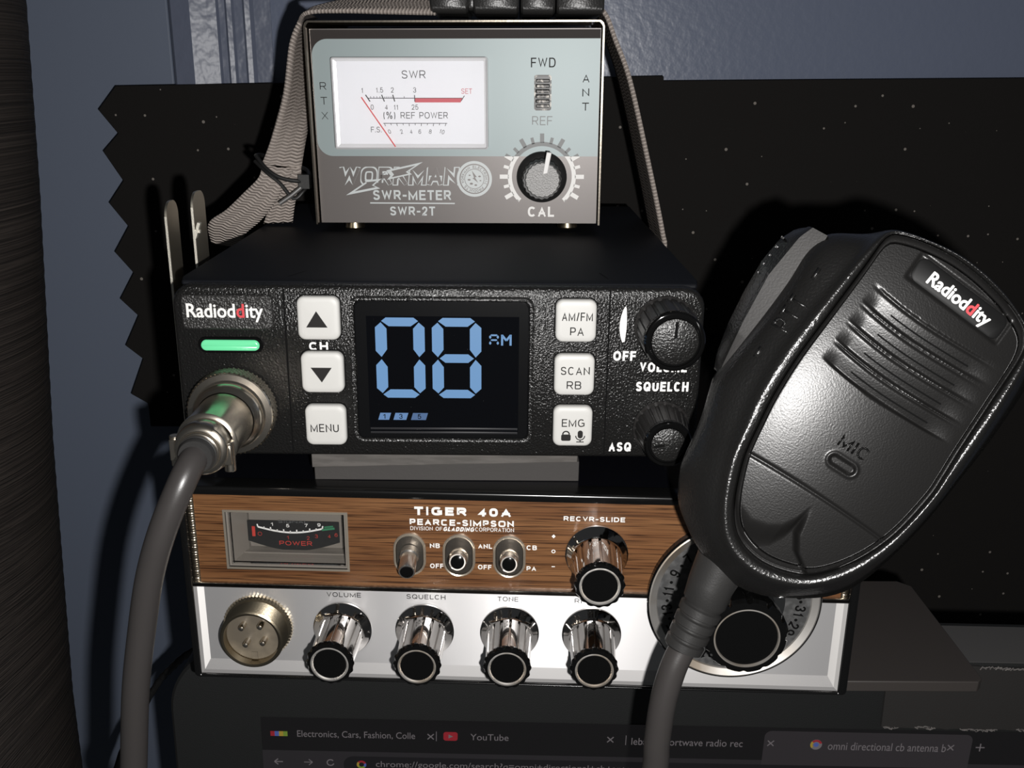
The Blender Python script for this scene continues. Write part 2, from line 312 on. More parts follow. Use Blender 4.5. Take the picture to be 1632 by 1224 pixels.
def text_geo(s, bold=0.0, shear=0.0, space=1.0, marks=None):
    key = (s, bold, shear, space, tuple(marks or ()))
    if key in _tc: return _tc[key]
    c = bpy.data.curves.new('t', 'FONT'); c.body = s; c.offset = bold; c.shear = shear; c.space_character = space; c.resolution_u = 4
    o = bpy.data.objects.new('t', c)
    if marks:
        c.materials.append(INK_WHITE); c.materials.append(INK_RED)
        for i in marks: c.body_format[i].material_index = 1
    me = bpy.data.meshes.new_from_object(o)
    vs = [(v.co.x, v.co.y) for v in me.vertices]; fs = [tuple(p.vertices) for p in me.polygons]; mi = [p.material_index for p in me.polygons]
    bpy.data.objects.remove(o); bpy.data.curves.remove(c); bpy.data.meshes.remove(me)
    x0 = min(v[0] for v in vs); x1 = max(v[0] for v in vs); y0 = min(v[1] for v in vs); y1 = max(v[1] for v in vs)
    r = ([((v[0]-x0)/max(x1-x0, 1e-6)-.5, (v[1]-y0)/max(y1-y0, 1e-6)-.5) for v in vs], fs, mi, (x1-x0), (y1-y0))
    _tc[key] = r; return r
class MB:
    def __init__(s, fm=None): s.v = []; s.f = []; s.m = []; s.uv = {}; s.fm = fm or (lambda a, b, d: (a, -d, b))
    def add(s, vs, fs, mi=0):
        k = len(s.v); s.v += [tuple(q) for q in vs]; s.f += [tuple(i+k for i in f) for f in fs]; s.m += ([mi]*len(fs) if isinstance(mi, int) else list(mi)); return k
    def box(s, x0, x1, y0, y1, z0, z1, mi=0):
        vs = [(x, y, z) for x in (x0, x1) for y in (y0, y1) for z in (z0, z1)]
        s.add(vs, [(0, 1, 3, 2), (4, 6, 7, 5), (0, 4, 5, 1), (2, 3, 7, 6), (0, 2, 6, 4), (1, 5, 7, 3)], mi); return s
    # face-plane shapes: (a, b) in the plane of the face, d towards the viewer
    def flat(s, poly, d, mi=0): s.add([s.fm(a, b, d) for a, b in poly], [tuple(range(len(poly)))], mi); return s
    def loft(s, rings, mi=0, cap0=True, cap1=True, capmi=None):
        """rings: list of (outline, d), outlines of equal length; first ring at the back, last at the front"""
        n = len(rings[0][0]); k = len(s.v)
        for o, d in rings: s.v += [s.fm(a, b, d) for a, b in o]
        for j in range(len(rings)-1):
            mm = mi[j] if isinstance(mi, (list, tuple)) else mi
            for i in range(n):
                a = k+j*n+i; b = k+j*n+(i+1) % n; s.f.append((a, b, b+n, a+n)); s.m.append(mm)
        cm = capmi if capmi is not None else (mi if isinstance(mi, int) else mi[-1])
        if cap0: s.f.append(tuple(k+i for i in reversed(range(n)))); s.m.append(cm if isinstance(mi, int) else mi[0])
        if cap1: s.f.append(tuple(k+(len(rings)-1)*n+i for i in range(n))); s.m.append(cm)
        return s
    def prism(s, poly, d0, d1, mi=0, capmi=None): return s.loft([(poly, d0), (poly, d1)], mi, capmi=capmi)
    def lathe(s, cx, cz, prof, n=48, mi=0, rf=None, cap0=False, cap1=True, capmi=None, sh=(0, 0)):
        """prof: list of (radius, d); rf(theta, index, r) modifies the radius; sh shears the axis (per mm of d)"""
        rings = []
        for j, (r, d) in enumerate(prof):
            rings.append(([(cx+sh[0]*d+(rf(2*math.pi*i/n, j, r) if rf else r)*math.cos(2*math.pi*i/n), cz+sh[1]*d+(rf(2*math.pi*i/n, j, r) if rf else r)*math.sin(2*math.pi*i/n)) for i in range(n)], d))
        return s.loft(rings, mi, cap0, cap1, capmi)
    def line(s, p, q, wd, d, mi=0):
        dx, dz = q[0]-p[0], q[1]-p[1]; L = math.hypot(dx, dz); nx, nz = -dz/L*wd/2, dx/L*wd/2
        return s.flat([(p[0]-nx, p[1]-nz), (q[0]-nx, q[1]-nz), (q[0]+nx, q[1]+nz), (p[0]+nx, p[1]+nz)], d, mi)
    def ring(s, cx, cz, r0, r1, d, a0=0, a1=360, n=64, mi=0):
        for i in range(n):
            t0 = math.radians(a0+(a1-a0)*i/n); t1 = math.radians(a0+(a1-a0)*(i+1)/n)
            s.flat([(cx+r0*math.cos(t0), cz+r0*math.sin(t0)), (cx+r1*math.cos(t0), cz+r1*math.sin(t0)), (cx+r1*math.cos(t1), cz+r1*math.sin(t1)), (cx+r0*math.cos(t1), cz+r0*math.sin(t1))], d, mi)
        return s
    def text(s, t, cx, cz, wd, ht, d, mi=0, bold=0.0, shear=0.0, rot=0.0, space=1.0, marks=None, mmap=None, sq=2.3):
        if not marks and set(t) <= GLYPHS:
            c, q = math.cos(rot), math.sin(rot)
            for k_, Q in stroke_text(t, wd, ht, ht*(.105+bold*2.1), space, sq):
                s.flat([(cx+(x+shear*z)*c-z*q, cz+(x+shear*z)*q+z*c) for x, z in Q], d+.02*k_, mi)
            return s
        vs, fs, ms, nw, nh = text_geo(t, 0.0, shear, space, marks)
        if wd is None: wd = ht*nw/nh
        if ht is None: ht = wd*nh/nw
        c, q = math.cos(rot), math.sin(rot)
        rr = bold*ht*.55
        for ly_, (sx_, sz_) in enumerate([(0, 0)]+[(rr*math.cos(i*math.pi/4), rr*math.sin(i*math.pi/4)) for i in range(8)] if bold else [(0, 0)]):
            s.add([s.fm(cx+sx_+(x*wd)*c-(y*ht)*q, cz+sz_+(x*wd)*q+(y*ht)*c, d+.012*ly_) for x, y in vs], fs, [mmap[k] for k in ms] if mmap else mi)
        return s
    def tube(s, pts, r, n=16, mi=0, cap=True):
        P = [Vector(p) for p in pts]; k = len(s.v); up = None
        for i, p in enumerate(P):
            t = (P[min(i+1, len(P)-1)]-P[max(i-1, 0)]).normalized()
            if up is None: up = t.orthogonal().normalized()
            up = (up - t*up.dot(t)).normalized(); sd = t.cross(up)
            rr = r[i] if isinstance(r, (list, tuple)) else r
            for j in range(n):
                a = 2*math.pi*j/n; q = p+up*(rr*math.cos(a))+sd*(rr*math.sin(a)); s.v.append(tuple(q))
        for i in range(len(P)-1):
            for j in range(n):
                a = k+i*n+j; b = k+i*n+(j+1) % n; s.f.append((a, b, b+n, a+n)); s.m.append(mi)
        if cap:
            s.f.append(tuple(k+j for j in reversed(range(n)))); s.m.append(mi); s.f.append(tuple(k+(len(P)-1)*n+j for j in range(n))); s.m.append(mi)
        return s
    def ribbon(s, A, B, nu=6, mi=0):
        """strip between edge polylines A and B, uv: u across 0..1, v along in millimetres"""
        A = [Vector(a) for a in A]; B = [Vector(b) for b in B]; k = len(s.v); L = 0; prev = None
        for i, (a, b) in enumerate(zip(A, B)):
            mid = (a+b)/2
            if prev is not None: L += (mid-prev).length
            prev = mid
            for j in range(nu+1):
                s.uv[len(s.v)] = (j/nu, L); s.v.append(tuple(a.lerp(b, j/nu)))
        for i in range(len(A)-1):
            for j in range(nu):
                a = k+i*(nu+1)+j; s.f.append((a, a+1, a+nu+2, a+nu+1)); s.m.append(mi)
        return s
    def build(s, name, mats, parent=None, world=False, sharp=35, bevel=0, seg=2, solid=0, sub=0):
        vs = s.v
        if world and parent is not None:
            inv = parent['_mi']; vs = [tuple(inv @ Vector(v)) for v in vs]
        me = bpy.data.meshes.new(name); me.from_pydata([(a*S, b*S, c*S) for a, b, c in vs], [], s.f); me.update()
        for q in (mats if isinstance(mats, (list, tuple)) else [mats]): me.materials.append(q)
        me.polygons.foreach_set('material_index', s.m)
        if s.uv:
            ul = me.uv_layers.new(name='UVMap')
            for lp in me.loops: ul.data[lp.index].uv = s.uv.get(lp.vertex_index, (0, 0))
        bm = bmesh.new(); bm.from_mesh(me); bmesh.ops.recalc_face_normals(bm, faces=bm.faces) if not getattr(s, 'keepn', False) else None; bm.to_mesh(me); bm.free()
        me.shade_smooth()
        if sharp < 180: me.set_sharp_from_angle(angle=math.radians(sharp))
        o = bpy.data.objects.new(name, me); COL.objects.link(o)
        if parent is not None: o.parent = parent if not isinstance(parent, dict) else parent['o']
        if solid:
            q = o.modifiers.new('thickness', 'SOLIDIFY'); q.thickness = solid*S; q.offset = 0
        if bevel:
            q = o.modifiers.new('bevel', 'BEVEL'); q.width = bevel*S; q.segments = seg; q.limit_method = 'ANGLE'; q.angle_limit = math.radians(40); q.harden_normals = False
        if sub:
            q = o.modifiers.new('smooth', 'SUBSURF'); q.levels = sub; q.render_levels = sub
        return o
def flatm(mb): mb.keepn = True; return mb
class Thing(dict): pass
def thing(name, label, cat, mtx, group=None):
    """an Empty at the thing's base; parts are parented to it. mtx in millimetres"""
    o = bpy.data.objects.new(name, None); COL.objects.link(o); o.empty_display_size = .01
    mm = mtx.copy(); mm.translation = mm.translation*S; o.matrix_world = mm
    o['label'] = label; o['category'] = cat
    if group: o['group'] = group
    t = Thing(o=o); t['_mi'] = mtx.inverted(); return t
def tag(o, label, cat, group=None):
    o['label'] = label; o['category'] = cat
    if group: o['group'] = group
    return o
def at(x, y, z, yaw=0, tilt=0, roll=0):
    return Matrix.Translation((x, y, z)) @ Matrix.Rotation(yaw, 4, 'Z') @ Matrix.Rotation(tilt, 4, 'X') @ Matrix.Rotation(roll, 4, 'Y')
def struct(o): o['kind'] = 'structure'; return o
def smooth_path(pts, k=8):
    P = [Vector(p) for p in pts]; out = []
    for i in range(len(P)-1):
        a, b, c, d = P[max(i-1, 0)], P[i], P[i+1], P[min(i+2, len(P)-1)]
        for j in range(k):
            t = j/k; out.append(.5*((2*b)+(c-a)*t+(2*a-5*b+4*c-d)*t*t+(3*b-a-3*c+d)*t**3))
    out.append(P[-1]); return out
random.seed(4)

# ================================================================== setting
b = MB(); b.box(-97, 900, 225.6, 236, -700, 600); struct(b.build('wall_back', PAINT))
b = MB(); b.box(-800, -142.4, 226, 236, -700, 600); struct(b.build('door_1', PAINT_DOOR, bevel=1))
prof = [(-138.2, 228), (-138.2, 214), (-136.5, 211.6), (-131, 210.6), (-127.4, 209.8), (-116.2, 213.2), (-115.2, 214.6), (-112.6, 214.9), (-111.4, 213.6), (-109.4, 214.3), (-108.4, 215.6), (-104.6, 215.9), (-103.4, 214.7), (-101.2, 215.3), (-99.6, 216.8), (-92, 217.4), (-90, 228)]
b = MB(); NZ = 80
prof = [(19+(x-19)*1.016, y+7.8) for x, y in prof]
for i in range(NZ+1):
    z = -700+1300*i/NZ
    b.v += [(x, y, z) for x, y in prof]
n = len(prof)
for i in range(NZ):
    for j in range(n-1):
        b.f.append((i*n+j, i*n+j+1, (i+1)*n+j+1, (i+1)*n+j)); b.m.append(0)
struct(b.build('trim_1', PAINT_TRIM, sharp=25))

# ================================================================== felt board with a zigzag left edge
poly = [(-165.8, 100.7)]
for i, z in enumerate((89.8, 78.9, 70.6, 56.7, 46.0, 34.6, 21.9, 11.5, -1.9, -10.5, -26.2, -33.2, -52.2, -57.3)):
    poly.append((-175.2 if i % 2 == 0 else -167.0, z))
poly += [(-167.0, -70), (-126.5, -70), (-126.5, -230), (345, -230), (345, 109.5), (92.4, 105.3), (92.3, 107.5)]
poly = poly[::-1]
b = MB(); b.prism(poly, -217.2, -212)
tag(b.build('felt_board', FELT, bevel=.3), 'large black felt board with a zigzag left edge on the blue wall', 'board')

# ================================================================== dark ribbed drape at the left edge
b = MB(); edge = [(150, -159.7), (132, -160.8), (63, -165.3), (-42, -174.2), (-117, -178.8), (-167, -181.8), (-210, -182.6), (-300, -184)]
def xe(z):
    for (z1, x1), (z0, x0) in zip(edge, edge[1:]):
        if z >= z0: return x0+(x1-x0)*(z-z0)/(z1-z0)
    return edge[-1][1]
NR, NC = 400, 28
for i in range(NR+1):
    z = 420-900*i/NR; zz = min(z, 149)
    for j in range(NC+1):
        a = math.radians(-140+200*j/NC); R = 62
        x = xe(zz)-R*.906+R*math.cos(a)+.12*math.sin(z*.9+j*.2); y = 94+R*math.sin(a)
        b.uv[len(b.v)] = (x/100, (z-(x+181)*(.12+.9*max(0, min(1, (-z-60)/110)))+(.004*(x+181)**2*max(0, min(1, (-z-60)/110))))/100); b.v.append((x, y, z))
for i in range(NR):
    for j in range(NC):
        a = i*(NC+1)+j; b.f.append((a, a+1, a+NC+2, a+NC+1)); b.m.append(0)
tag(b.build('curtain', RIBS, sharp=180, solid=1.5), 'dark ribbed fabric drape hanging down the left edge', 'curtain')

# ================================================================== monitor, shelf, card strip
t = thing('computer_monitor', 'black computer monitor below the woodgrain radio with browser tabs on screen', 'monitor', at(120, 22, -83.4, 0, 0, .0187))
b = MB(); b.loft([(rrect(-214, 230, -190, 0, (3, 3, 3, 24), 12), -26), (rrect(-217, 232, -190, 0, (4, 4, 4, 26), 12), -22), (rrect(-217, 232, -190, 0, (4, 4, 4, 26), 12), -1), (rrect(-216, 231.4, -190, -.8, (3.5, 3.5, 3.5, 25), 12), 0)], [0, 0, 0], capmi=0)
b.build('casing', MON, t, sharp=30)
b = MB(); b.box(-189, 225, .8, 24, -.05, .15); b.build('top_cover', MONTOP, t)
sx = -185.6; b = flatm(MB())
b.flat([(sx, -150), (225, -150), (225, -27.6), (sx, -27.6)], .25, 0)
b.flat(rrect(-8, 66, -43.5, -28.9, (0, 0, 2.5, 2.5)), .35, 1)                       # active tab
b.flat([(sx, -150), (225, -150), (225, -41.3), (sx, -41.3)], .3, 2)                 # toolbar
b.flat(rrect(-157, 200, -50.5, -43.2, 3.5), .4, 3)
sc_o = b.build('screen', [SCRN, SCRN_TAB, SCRN_BAR, SCRN_URL], t)
b = flatm(MB()); ht = 2.6
def stext(txt, x0, x1, z, h=2.9): b.text(txt, (x0+x1)/2, z, x1-x0, h, .5, 0)
stext('Electronics, Cars, Fashion, Colle', -173, -131.5, -34.2, 3.1)
stext('YouTube', -112, -98.5, -34.0, 2.6)
stext('leband shortwave radio rec', -55, -15.5, -34.4, 2.9)
stext('omni directional cb antenna b', 14.9, 57, -34.6, 3.3)
stext('chrome://google.com/search?q=omni+directional+cb+antenna+base', -145.5, -40, -46.6, 3.3)
for x, z in ((-126, -34.2), (-62.5, -33.9), (-5.6, -34), (58.6, -34.3)):
    b.line((x-1.1, z-1.1), (x+1.1, z+1.1), .4, .5); b.line((x-1.1, z+1.1), (x+1.1, z-1.1), .4, .5)
b.line((67.5, -34), (70.7, -34), .4, .5); b.line((69.1, -35.6), (69.1, -32.4), .4, .5)
b.line((-181.5, -46), (-178.5, -46), .4, .5); b.line((-181.5, -46), (-180.2, -44.8), .4, .5); b.line((-181.5, -46), (-180.2, -47.2), .4, .5)
b.line((-171, -46), (-168, -46), .3, .5); b.line((-168, -46), (-169.3, -44.8), .3, .5); b.line((-168, -46), (-169.3, -47.2), .3, .5)
b.ring(-161.6, -46, 1.0, 1.4, .5, 40, 340, 20)
for i, mi in enumerate((1, 3, 4, 2)): b.flat([(-182.4+i*1.5, -35.2), (-180.9+i*1.5, -35.2), (-180.9+i*1.5, -33.2), (-182.4+i*1.5, -33.2)], .5, mi)
b.flat(rrect(-121.5, -116.5, -35.7, -32.1, .9), .5, 1); b.flat([(-119.7, -34.7), (-118.1, -33.9), (-119.7, -33.1)], .55, 0)
b.flat(circ(10.6, -34.2, 2.1, 24), .5, 0); b.flat(circ(10.6, -34.2, .9, 16), .55, 3)
b.ring(10.6, -34.2, 1.3, 2.1, .6, 20, 140, 12, 1); b.ring(10.6, -34.2, 1.3, 2.1, .6, 140, 220, 12, 4)
b.ring(-150.6, -46.6, .9, 1.7, .5, 20, 140, 12, 1); b.ring(-150.6, -46.6, .9, 1.7, .5, 140, 220, 12, 4); b.ring(-150.6, -46.6, .9, 1.7, .5, 220, 320, 12, 2); b.ring(-150.6, -46.6, .9, 1.7, .5, 320, 380, 12, 3)
for x in (-124, -57): b.line((x, -36), (x, -32), .25, .5)
b.build('screen_text', [SCRN_TXT, SCRN_RED, SCRN_GRN, SCRN_BLU, SCRN_YEL], sc_o)

b = MB(); top = [(-80, 6), (116, 6), (120, -2.2), (170.2, -2.2), (172.2, -.2), (172.9, 58.5), (168.8, 62.4), (-80, 62.4)]
k = b.add([(x, y, -75.2) for x, y in top]+[(x, y, -79) for x, y in top], [tuple(range(8)), tuple(reversed(range(8, 16)))])
for i in range(8): b.f.append((i, i+8, (i+1) % 8+8, (i+1) % 8)); b.m.append(0)
for x in (-70, 40, 150): b.box(x, x+12, 26, 44, -83.4-.0187*(x-120)+.22, -79)
tag(b.build('shelf', SHELF, bevel=.7), 'dark brown shelf plate under the right end of the woodgrain radio', 'shelf')

t = thing('card_strip', 'frayed black card strip on the monitor bezel below the shelf plate', 'strip', at(120, 22, -83.4, 0, 0, .0187))
b = MB(); po = [(32.3, -25.6)]
x = 34
while x < 118: po.append((x, -26.2+random.uniform(-.35, .45))); x += random.uniform(1.2, 3.5)
po.append((120, -26)); po.append((120, -.6)); x = 118
while x > 34: po.append((x, -.7+random.uniform(-.5, .3))); x -= random.uniform(1, 3)
po.append((31.4, -.9))
b.prism(po, .05, 1.3); b.build('card', FELTSTRIP, t, bevel=.15)
b = MB()
for (x0, x1, z) in ((33, 37, -25.8), (44, 48, -25.3), (48, 50, -25.6), (60, 72, -26), (80, 84, -25.7)):
    x = x0
    while x < x1:
        b.tube([(x, -1.35, z+random.uniform(-.4, .4)), (x+random.uniform(.3, 1), -1.7, z+random.uniform(-.6, .7)), (x+random.uniform(1, 2), -1.5, z+random.uniform(-.4, .4))], random.uniform(.1, .22), 5); x += random.uniform(.3, .9)
b.build('frayed_edge', FRAY, t)
b = MB(); x = 62
while x < 118:
    if random.random() < .75: b.tube([(x, -1.3, -1+random.uniform(-.7, .3)), (x+random.uniform(.3, 1.2), -1.6, -.7+random.uniform(-.5, .7)), (x+random.uniform(1, 2), -1.3, -.9+random.uniform(-.6, .4))], random.uniform(.12, .3), 5)
    x += random.uniform(.4, 1.4)
b.build('frayed_edge', FRAY, t)

# ================================================================== vintage woodgrain transceiver
T = thing('vintage_radio', 'vintage CB radio with woodgrain fascia, silver lower panel and chrome knobs', 'radio', at(23.0, -4.0, -73.97, -.0398))
b = MB(); b.box(-101.6, 101.6, 4, 190, 63, 64.4); b.box(-101.6, 101.6, 4, 190, -1.2, 0); b.box(-101.6, -100.3, 4, 190, 0, 63); b.box(100.3, 101.6, 4, 190, 0, 63); b.box(-100.3, 100.3, 188, 190, 0, 63); b.box(-100, 100, 11, 12, 0, 63)
b.build('case', BLK_PIANO, T)
b = MB()
o1 = rrect(-102, 102.6, -1.3, 64.6, 1.5); i1 = rrect(-99.8, 99.9, -.1, 61.7, .3)
b.loft([(o1, -5), (o1, 1.2), (rrect(-101.9, 102.5, -1.2, 64.5, 1.4), 1.5), (rrect(-101.7, 102.3, -1.0, 64.3, 1.3), 1.75), (rrect(-101.4, 102.0, -.75, 64.0, 1.0), 1.9), (rrect(-101.0, 101.6, -.6, 63.6, .8), 1.95), (rrect(-100.2, 100.3, -.5, 62.1, .6), 1.9), (i1, 1.2), (i1, -5)], 0, False, False)
b.build('case_rim', RIMBLK, T, sharp=60)
# wood fascia with the meter opening
wx0, wx1, wz0, wz1 = -89.0, -51.2, 36.7, 56.4
b = MB(); oo = [(-97.6, 32.0), (97.6, 32.0), (97.6, 61.4), (-97.6, 61.4)]; ii = [(wx0, wz0), (wx1, wz0), (wx1, wz1), (wx0, wz1)]
b.loft([(oo, -1.5), (oo, 0), (ii, 0), (ii, -1.5)], 0, False, False)
b.build('wood_fascia', WOOD, T)
for sgn in (-1, 1):
    b = MB(); N2 = 120
    for i in range(N2+1):
        z = 32+29.4*i/N2; d = .5+.18*math.sin(i*1.9)+.08*math.sin(i*.7)
        b.v += [(sgn*99.7, 1, z), (sgn*99.7, -d*.6, z), (sgn*98.6, -d, z), (sgn*97.55, -d*.5, z), (sgn*97.55, 1, z)]
    for i in range(N2):
        for j in range(4): b.f.append((i*5+j, i*5+j+1, i*5+j+6, i*5+j+5)); b.m.append(0)
    b.build('side_trim', TRIMGOLD, T, sharp=180)
b = MB()
for z0, z1, mi, h in ((31.5, 32.2, 0, 1.0), (30.6, 31.5, 1, 1.1)):
    b.v_ = None; k = len(b.v); N2 = 7
    for i in range(N2+1):
        a = math.pi*i/N2; z = z0+(z1-z0)*(1-math.cos(a))/2; d = .2+h*math.sin(a)
        b.v += [(-99.8, -d, z), (99.8, -d, z)]
    for i in range(N2): b.f.append((k+2*i, k+2*i+1, k+2*i+3, k+2*i+2)); b.m.append(mi)
b.build('divider_strip', [CHROME_DK, STRIPDK], T)
# silver plate with chamfers; flash glare is in the side ones' colour
b = MB(); O = [(-99.8, 0), (99.8, 0), (99.8, 30.7), (-99.8, 30.7)]; I1 = [(-98.7, 1.2), (98.6, 1.2), (98.6, 30.7), (-98.7, 30.7)]; I2 = [(-96.9, 4.6), (96.6, 4.6), (96.6, 30.7), (-96.9, 30.7)]
b.loft([(O, -2), (O, 1.1), (I1, 1.0), (I2, 0)], [1, 1, 1], True, True, 0)
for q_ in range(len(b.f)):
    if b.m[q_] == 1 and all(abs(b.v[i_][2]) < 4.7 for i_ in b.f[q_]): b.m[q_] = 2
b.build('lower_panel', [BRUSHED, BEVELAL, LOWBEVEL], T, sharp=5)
# meter
t = T
b = MB(); o1 = [(wx0, wz0), (wx1, wz0), (wx1, wz1), (wx0, wz1)]; o2 = [(wx0+.7, wz0+.7), (wx1-.7, wz0+.7), (wx1-.7, wz1-.7), (wx0+.7, wz1-.7)]; o3 = [(wx0+1.3, wz0+1.1), (wx1-1.3, wz0+1.1), (wx1-1.3, wz1-1.1), (wx0+1.3, wz1-1.1)]
b.loft([(o1, -2), (o1, .35), (o2, .35), (o2, -.5), (o3, -.5), (o3, -2)], [0, 0, 1, 2, 2], False, False)
mtr = b.build('signal_meter', [PALE_TRIM, BLK_GLOSS, PLASTICGREY], T['o'], sharp=20)
b = MB(); o4 = [(wx0+4.6, wz0+2.6), (wx1-2.4, wz0+2.6), (wx1-2.4, wz1-4.2), (wx0+4.6, wz1-4.2)]
b.loft([(o4, -10), (o4, -8.2), ([(wx0+1.7, wz0+1.5), (wx1-1.7, wz0+1.5), (wx1-1.7, wz1-1.5), (wx0+1.7, wz1-1.5)], -2)], 0, True, False)
for i, z in enumerate((38.3, 39.0)): b.box(wx0+3, wx1-2, 4+2*i, 5.5+2*i, z-1, z+.3)
b.build('meter_housing', PLASTICGREY, mtr, sharp=20)
arc = [(-84.5, 42.2)]+[(-84.5+28.8*i/16, 42.2-3.2*math.sin(math.pi*(i/16))) for i in range(1, 16)]+[(-55.7, 42.2), (-55.7, 49.2), (-84.5, 49.2)]
b = flatm(MB()); dz = -8.0
b.flat(arc, dz, 0)
pa = [(-81.2+20.2*i/20, 47.0-1.75*math.sin(math.pi*min(1, i/20*.96))) for i in range(21)]
for i in range(20): b.line(pa[i], pa[i+1], .55, dz+.05, 1)
for i in range(0, 21, 2): b.line(pa[i], (pa[i][0]+.05*(i-10)*.3, pa[i][1]+(.95 if i % 4 == 0 else .6)), .4, dz+.05, 1)
for s_, x, z in (('1', -76.6, 48.0), ('5', -71.8, 47.6), ('7', -66.0, 47.8), ('9', -62.0, 48.1)): b.text(s_, x, z, 1.0, 1.1, dz+.05, 1, .03)
b.text('SIGNAL', -70, 49.0, 9.4, .9, dz+.07, 4)
b.line((-82.5, 43.9), (-82.5, 47.3), 1.0, dz+.4, 2)
b.text('0', -80.7, 44.6, 1.3, 1.3, dz+.05, 2); b.text('POWER', -69.6, 41.6, 10.3, 1.5, dz+.05, 2, .02)
for s_, x, z in (('1', -71.9, 43.5), ('2', -65.6, 43.5), ('3', -63, 44.2), ('4', -59, 44.3), ('6', -56.8, 44.8)): b.text(s_, x, z, .9, 1.2, dz+.05, 2)
b.line((-61.2, 46.4), (-57.2, 47.0), .7, dz+.05, 3); b.line((-60.4, 47.3), (-57.6, 47.7), .5, dz+.05, 3)
b.build('meter_dial', [DIALBLACK, INK_WHITE, DIALRED, INK_GREEN, INK_GREY], mtr)
b = MB(); b.box(wx0+1.6, wx1-1.6, .8, 1.4, wz0+1.4, wz1-1.4); b.build('meter_glass', CLEAR, mtr)
# lettering
b = flatm(MB()); d = .06
b.text('TIGER 40A', -16.65, 57.5, 28.9, 2.75, d, 0, .088, space=1.3, sq=2.8)
b.text('PEARCE-SIMPSON', -16.95, 53.85, 31.2, 2.05, d, 0, .066, space=1.1, sq=4)
b.text('DIVISION OF', -27.6, 51.75, 9.6, 1.25, d, 0, .012); b.text('GLADDING', -17.8, 51.75, 9.2, 1.45, d, 0, .07, .25); b.text('CORPORATION', -7.1, 51.85, 11.6, 1.3, d, 0, .012)
for s_, x, z, wd in (('NB', -25.1, 46.1, 3.0), ('OFF', -24.6, 39.3, 4.1), ('ANL', -9.9, 46.3, 4.2), ('OFF', -10.05, 39.3, 4.1), ('CB', 4.1, 46.2, 3.1), ('PA', 4.1, 39.2, 2.9)): b.text(s_, x, z, wd, 1.55, d, 0, .05)
b.text('RECVR-SLIDE', 22.55, 56.1, 18.2, 1.55, d, 0, .05, space=1.1)
b.flat([(10.6, 49.5), (11.2, 50.15), (10.6, 50.8), (10.0, 50.15)], d, 0); b.ring(10.65, 45.15, .35, .62, d, n=20); b.flat([(10.2, 39.9), (11.2, 39.9), (11.2, 40.2), (10.2, 40.2)], d, 0)
b.build('white_lettering', INK_WHITE, T['o'])
b = flatm(MB())
for s_, x, wd in (('VOLUME', -53.5, 10.6), ('SQUELCH', -28.1, 12.0), ('TONE', -2.9, 6.4), ('RF GAIN', 23.0, 11)): b.text(s_, x, 28.55, wd, 1.6, .06, 0, 0.02, space=1.1)
b.build('panel_lettering', INK_DARK, T['o'])
# toggle switches
for x, zb, tip in ((-32.75, 43.6, (-32.5, 41.8)), (-17.8, 42.6, (-17.5, 45.5)), (-2.6, 42.7, (-2.4, 45.2))):
    z0 = 43.1; st = lambda r, h: [(x+r*math.cos(math.radians(a)), z0+(h if a <= 180 else -h)+r*math.sin(math.radians(a))) for a in [i*180/12 for i in range(13)]+[180+1e-6+i*180/12 for i in range(13)]]
    b = MB(); b.loft([(st(4.95, 2.1), 0), (st(4.9, 2.1), .6), (st(4.55, 2.1), .95), (st(4.2, 2.1), .75), (st(3.9, 2.1), .2)], [0, 0, 0, 1], False, True, 1)
    tg = b.build('toggle_switch', [PALE_TRIM, TOGDARK, CHROME_DK], T['o'], sharp=30)
    b = MB(); A = Vector((x, 0, zb)); B = Vector((tip[0], -9.0, tip[1])); dr = (B-A).normalized()
    b.tube([A, A.lerp(B, .25), A.lerp(B, .3), A.lerp(B, .95), B, B-dr*.2], [2.9, 2.9, 2.5, 2.55, 2.4, 2.1], 28, cap=False)
    k = len(b.v); b.tube([B-dr*1, B-dr*.22, B+dr*.25, B+dr*.42], [2.15, 2.15, 1.9, 1.0], 28, 1)
    b.build('lever', [LEVER, BLK_GLOSS], tg, sharp=40)
# chrome knobs
def flute(n, depth, ph=0):
    return lambda th, j, r: r*(1-depth*max(0, math.cos(n*th+ph))**2*(1 if 3 <= j else 0))
def knob_profile(): return None
def chrome_knob(x, z, r=7.0, L=20, sk=9.1):
    b = MB()
    b.lathe(x, z, [(sk, .3), (sk, .9), (sk-.5, 1.3), (sk-1.7, 3.4), (r+.15, 3.8), (r, 4.2)], 96, 0, cap1=False)
    k_ = b.build('control_knob', [CHROME], T['o'], sharp=25)
    b = MB(); nf = 16
    def rf(th, j, rr):
        p = (th*nf/(2*math.pi)) % 1.0
        g = 1.0 if p < .72 else .0
        return rr-(1-g)*.55*(1 if 1 <= j <= 3 else .35 if j == 0 else .6 if j == 4 else 0)
    b.lathe(x, z, [(r, 3.4), (r-.05, 4.4), (r-.5, L-4), (r-.55, L-2.2), (r-.2, L-1.9), (r+.1, L-1.2), (r-.3, L-.4), (r-1.4, L), (r-1.85, L), (r-2.15, L-.4)], 192, [0, 0, 0, 0, 2, 2, 2, 3, 3], rf if False else (lambda th, j, rr: rf(th, j, rr) if j < 5 else rr-(.35 if j < 7 else 0)*(0.5-.5*math.cos(nf*th))), cap1=True, capmi=1)
    b.build('fluted_grip', [CHROME, BLK_GLOSS, BLK_GLOSS, BEVELRING], k_, sharp=28)
for x, z in ((-54.2, 17.0), (-28.6, 17.1), (-2.3, 17.1), (23.0, 17.4)): chrome_knob(x, z)
chrome_knob(23.6, 44.8, 7.2, 20, 9.4)
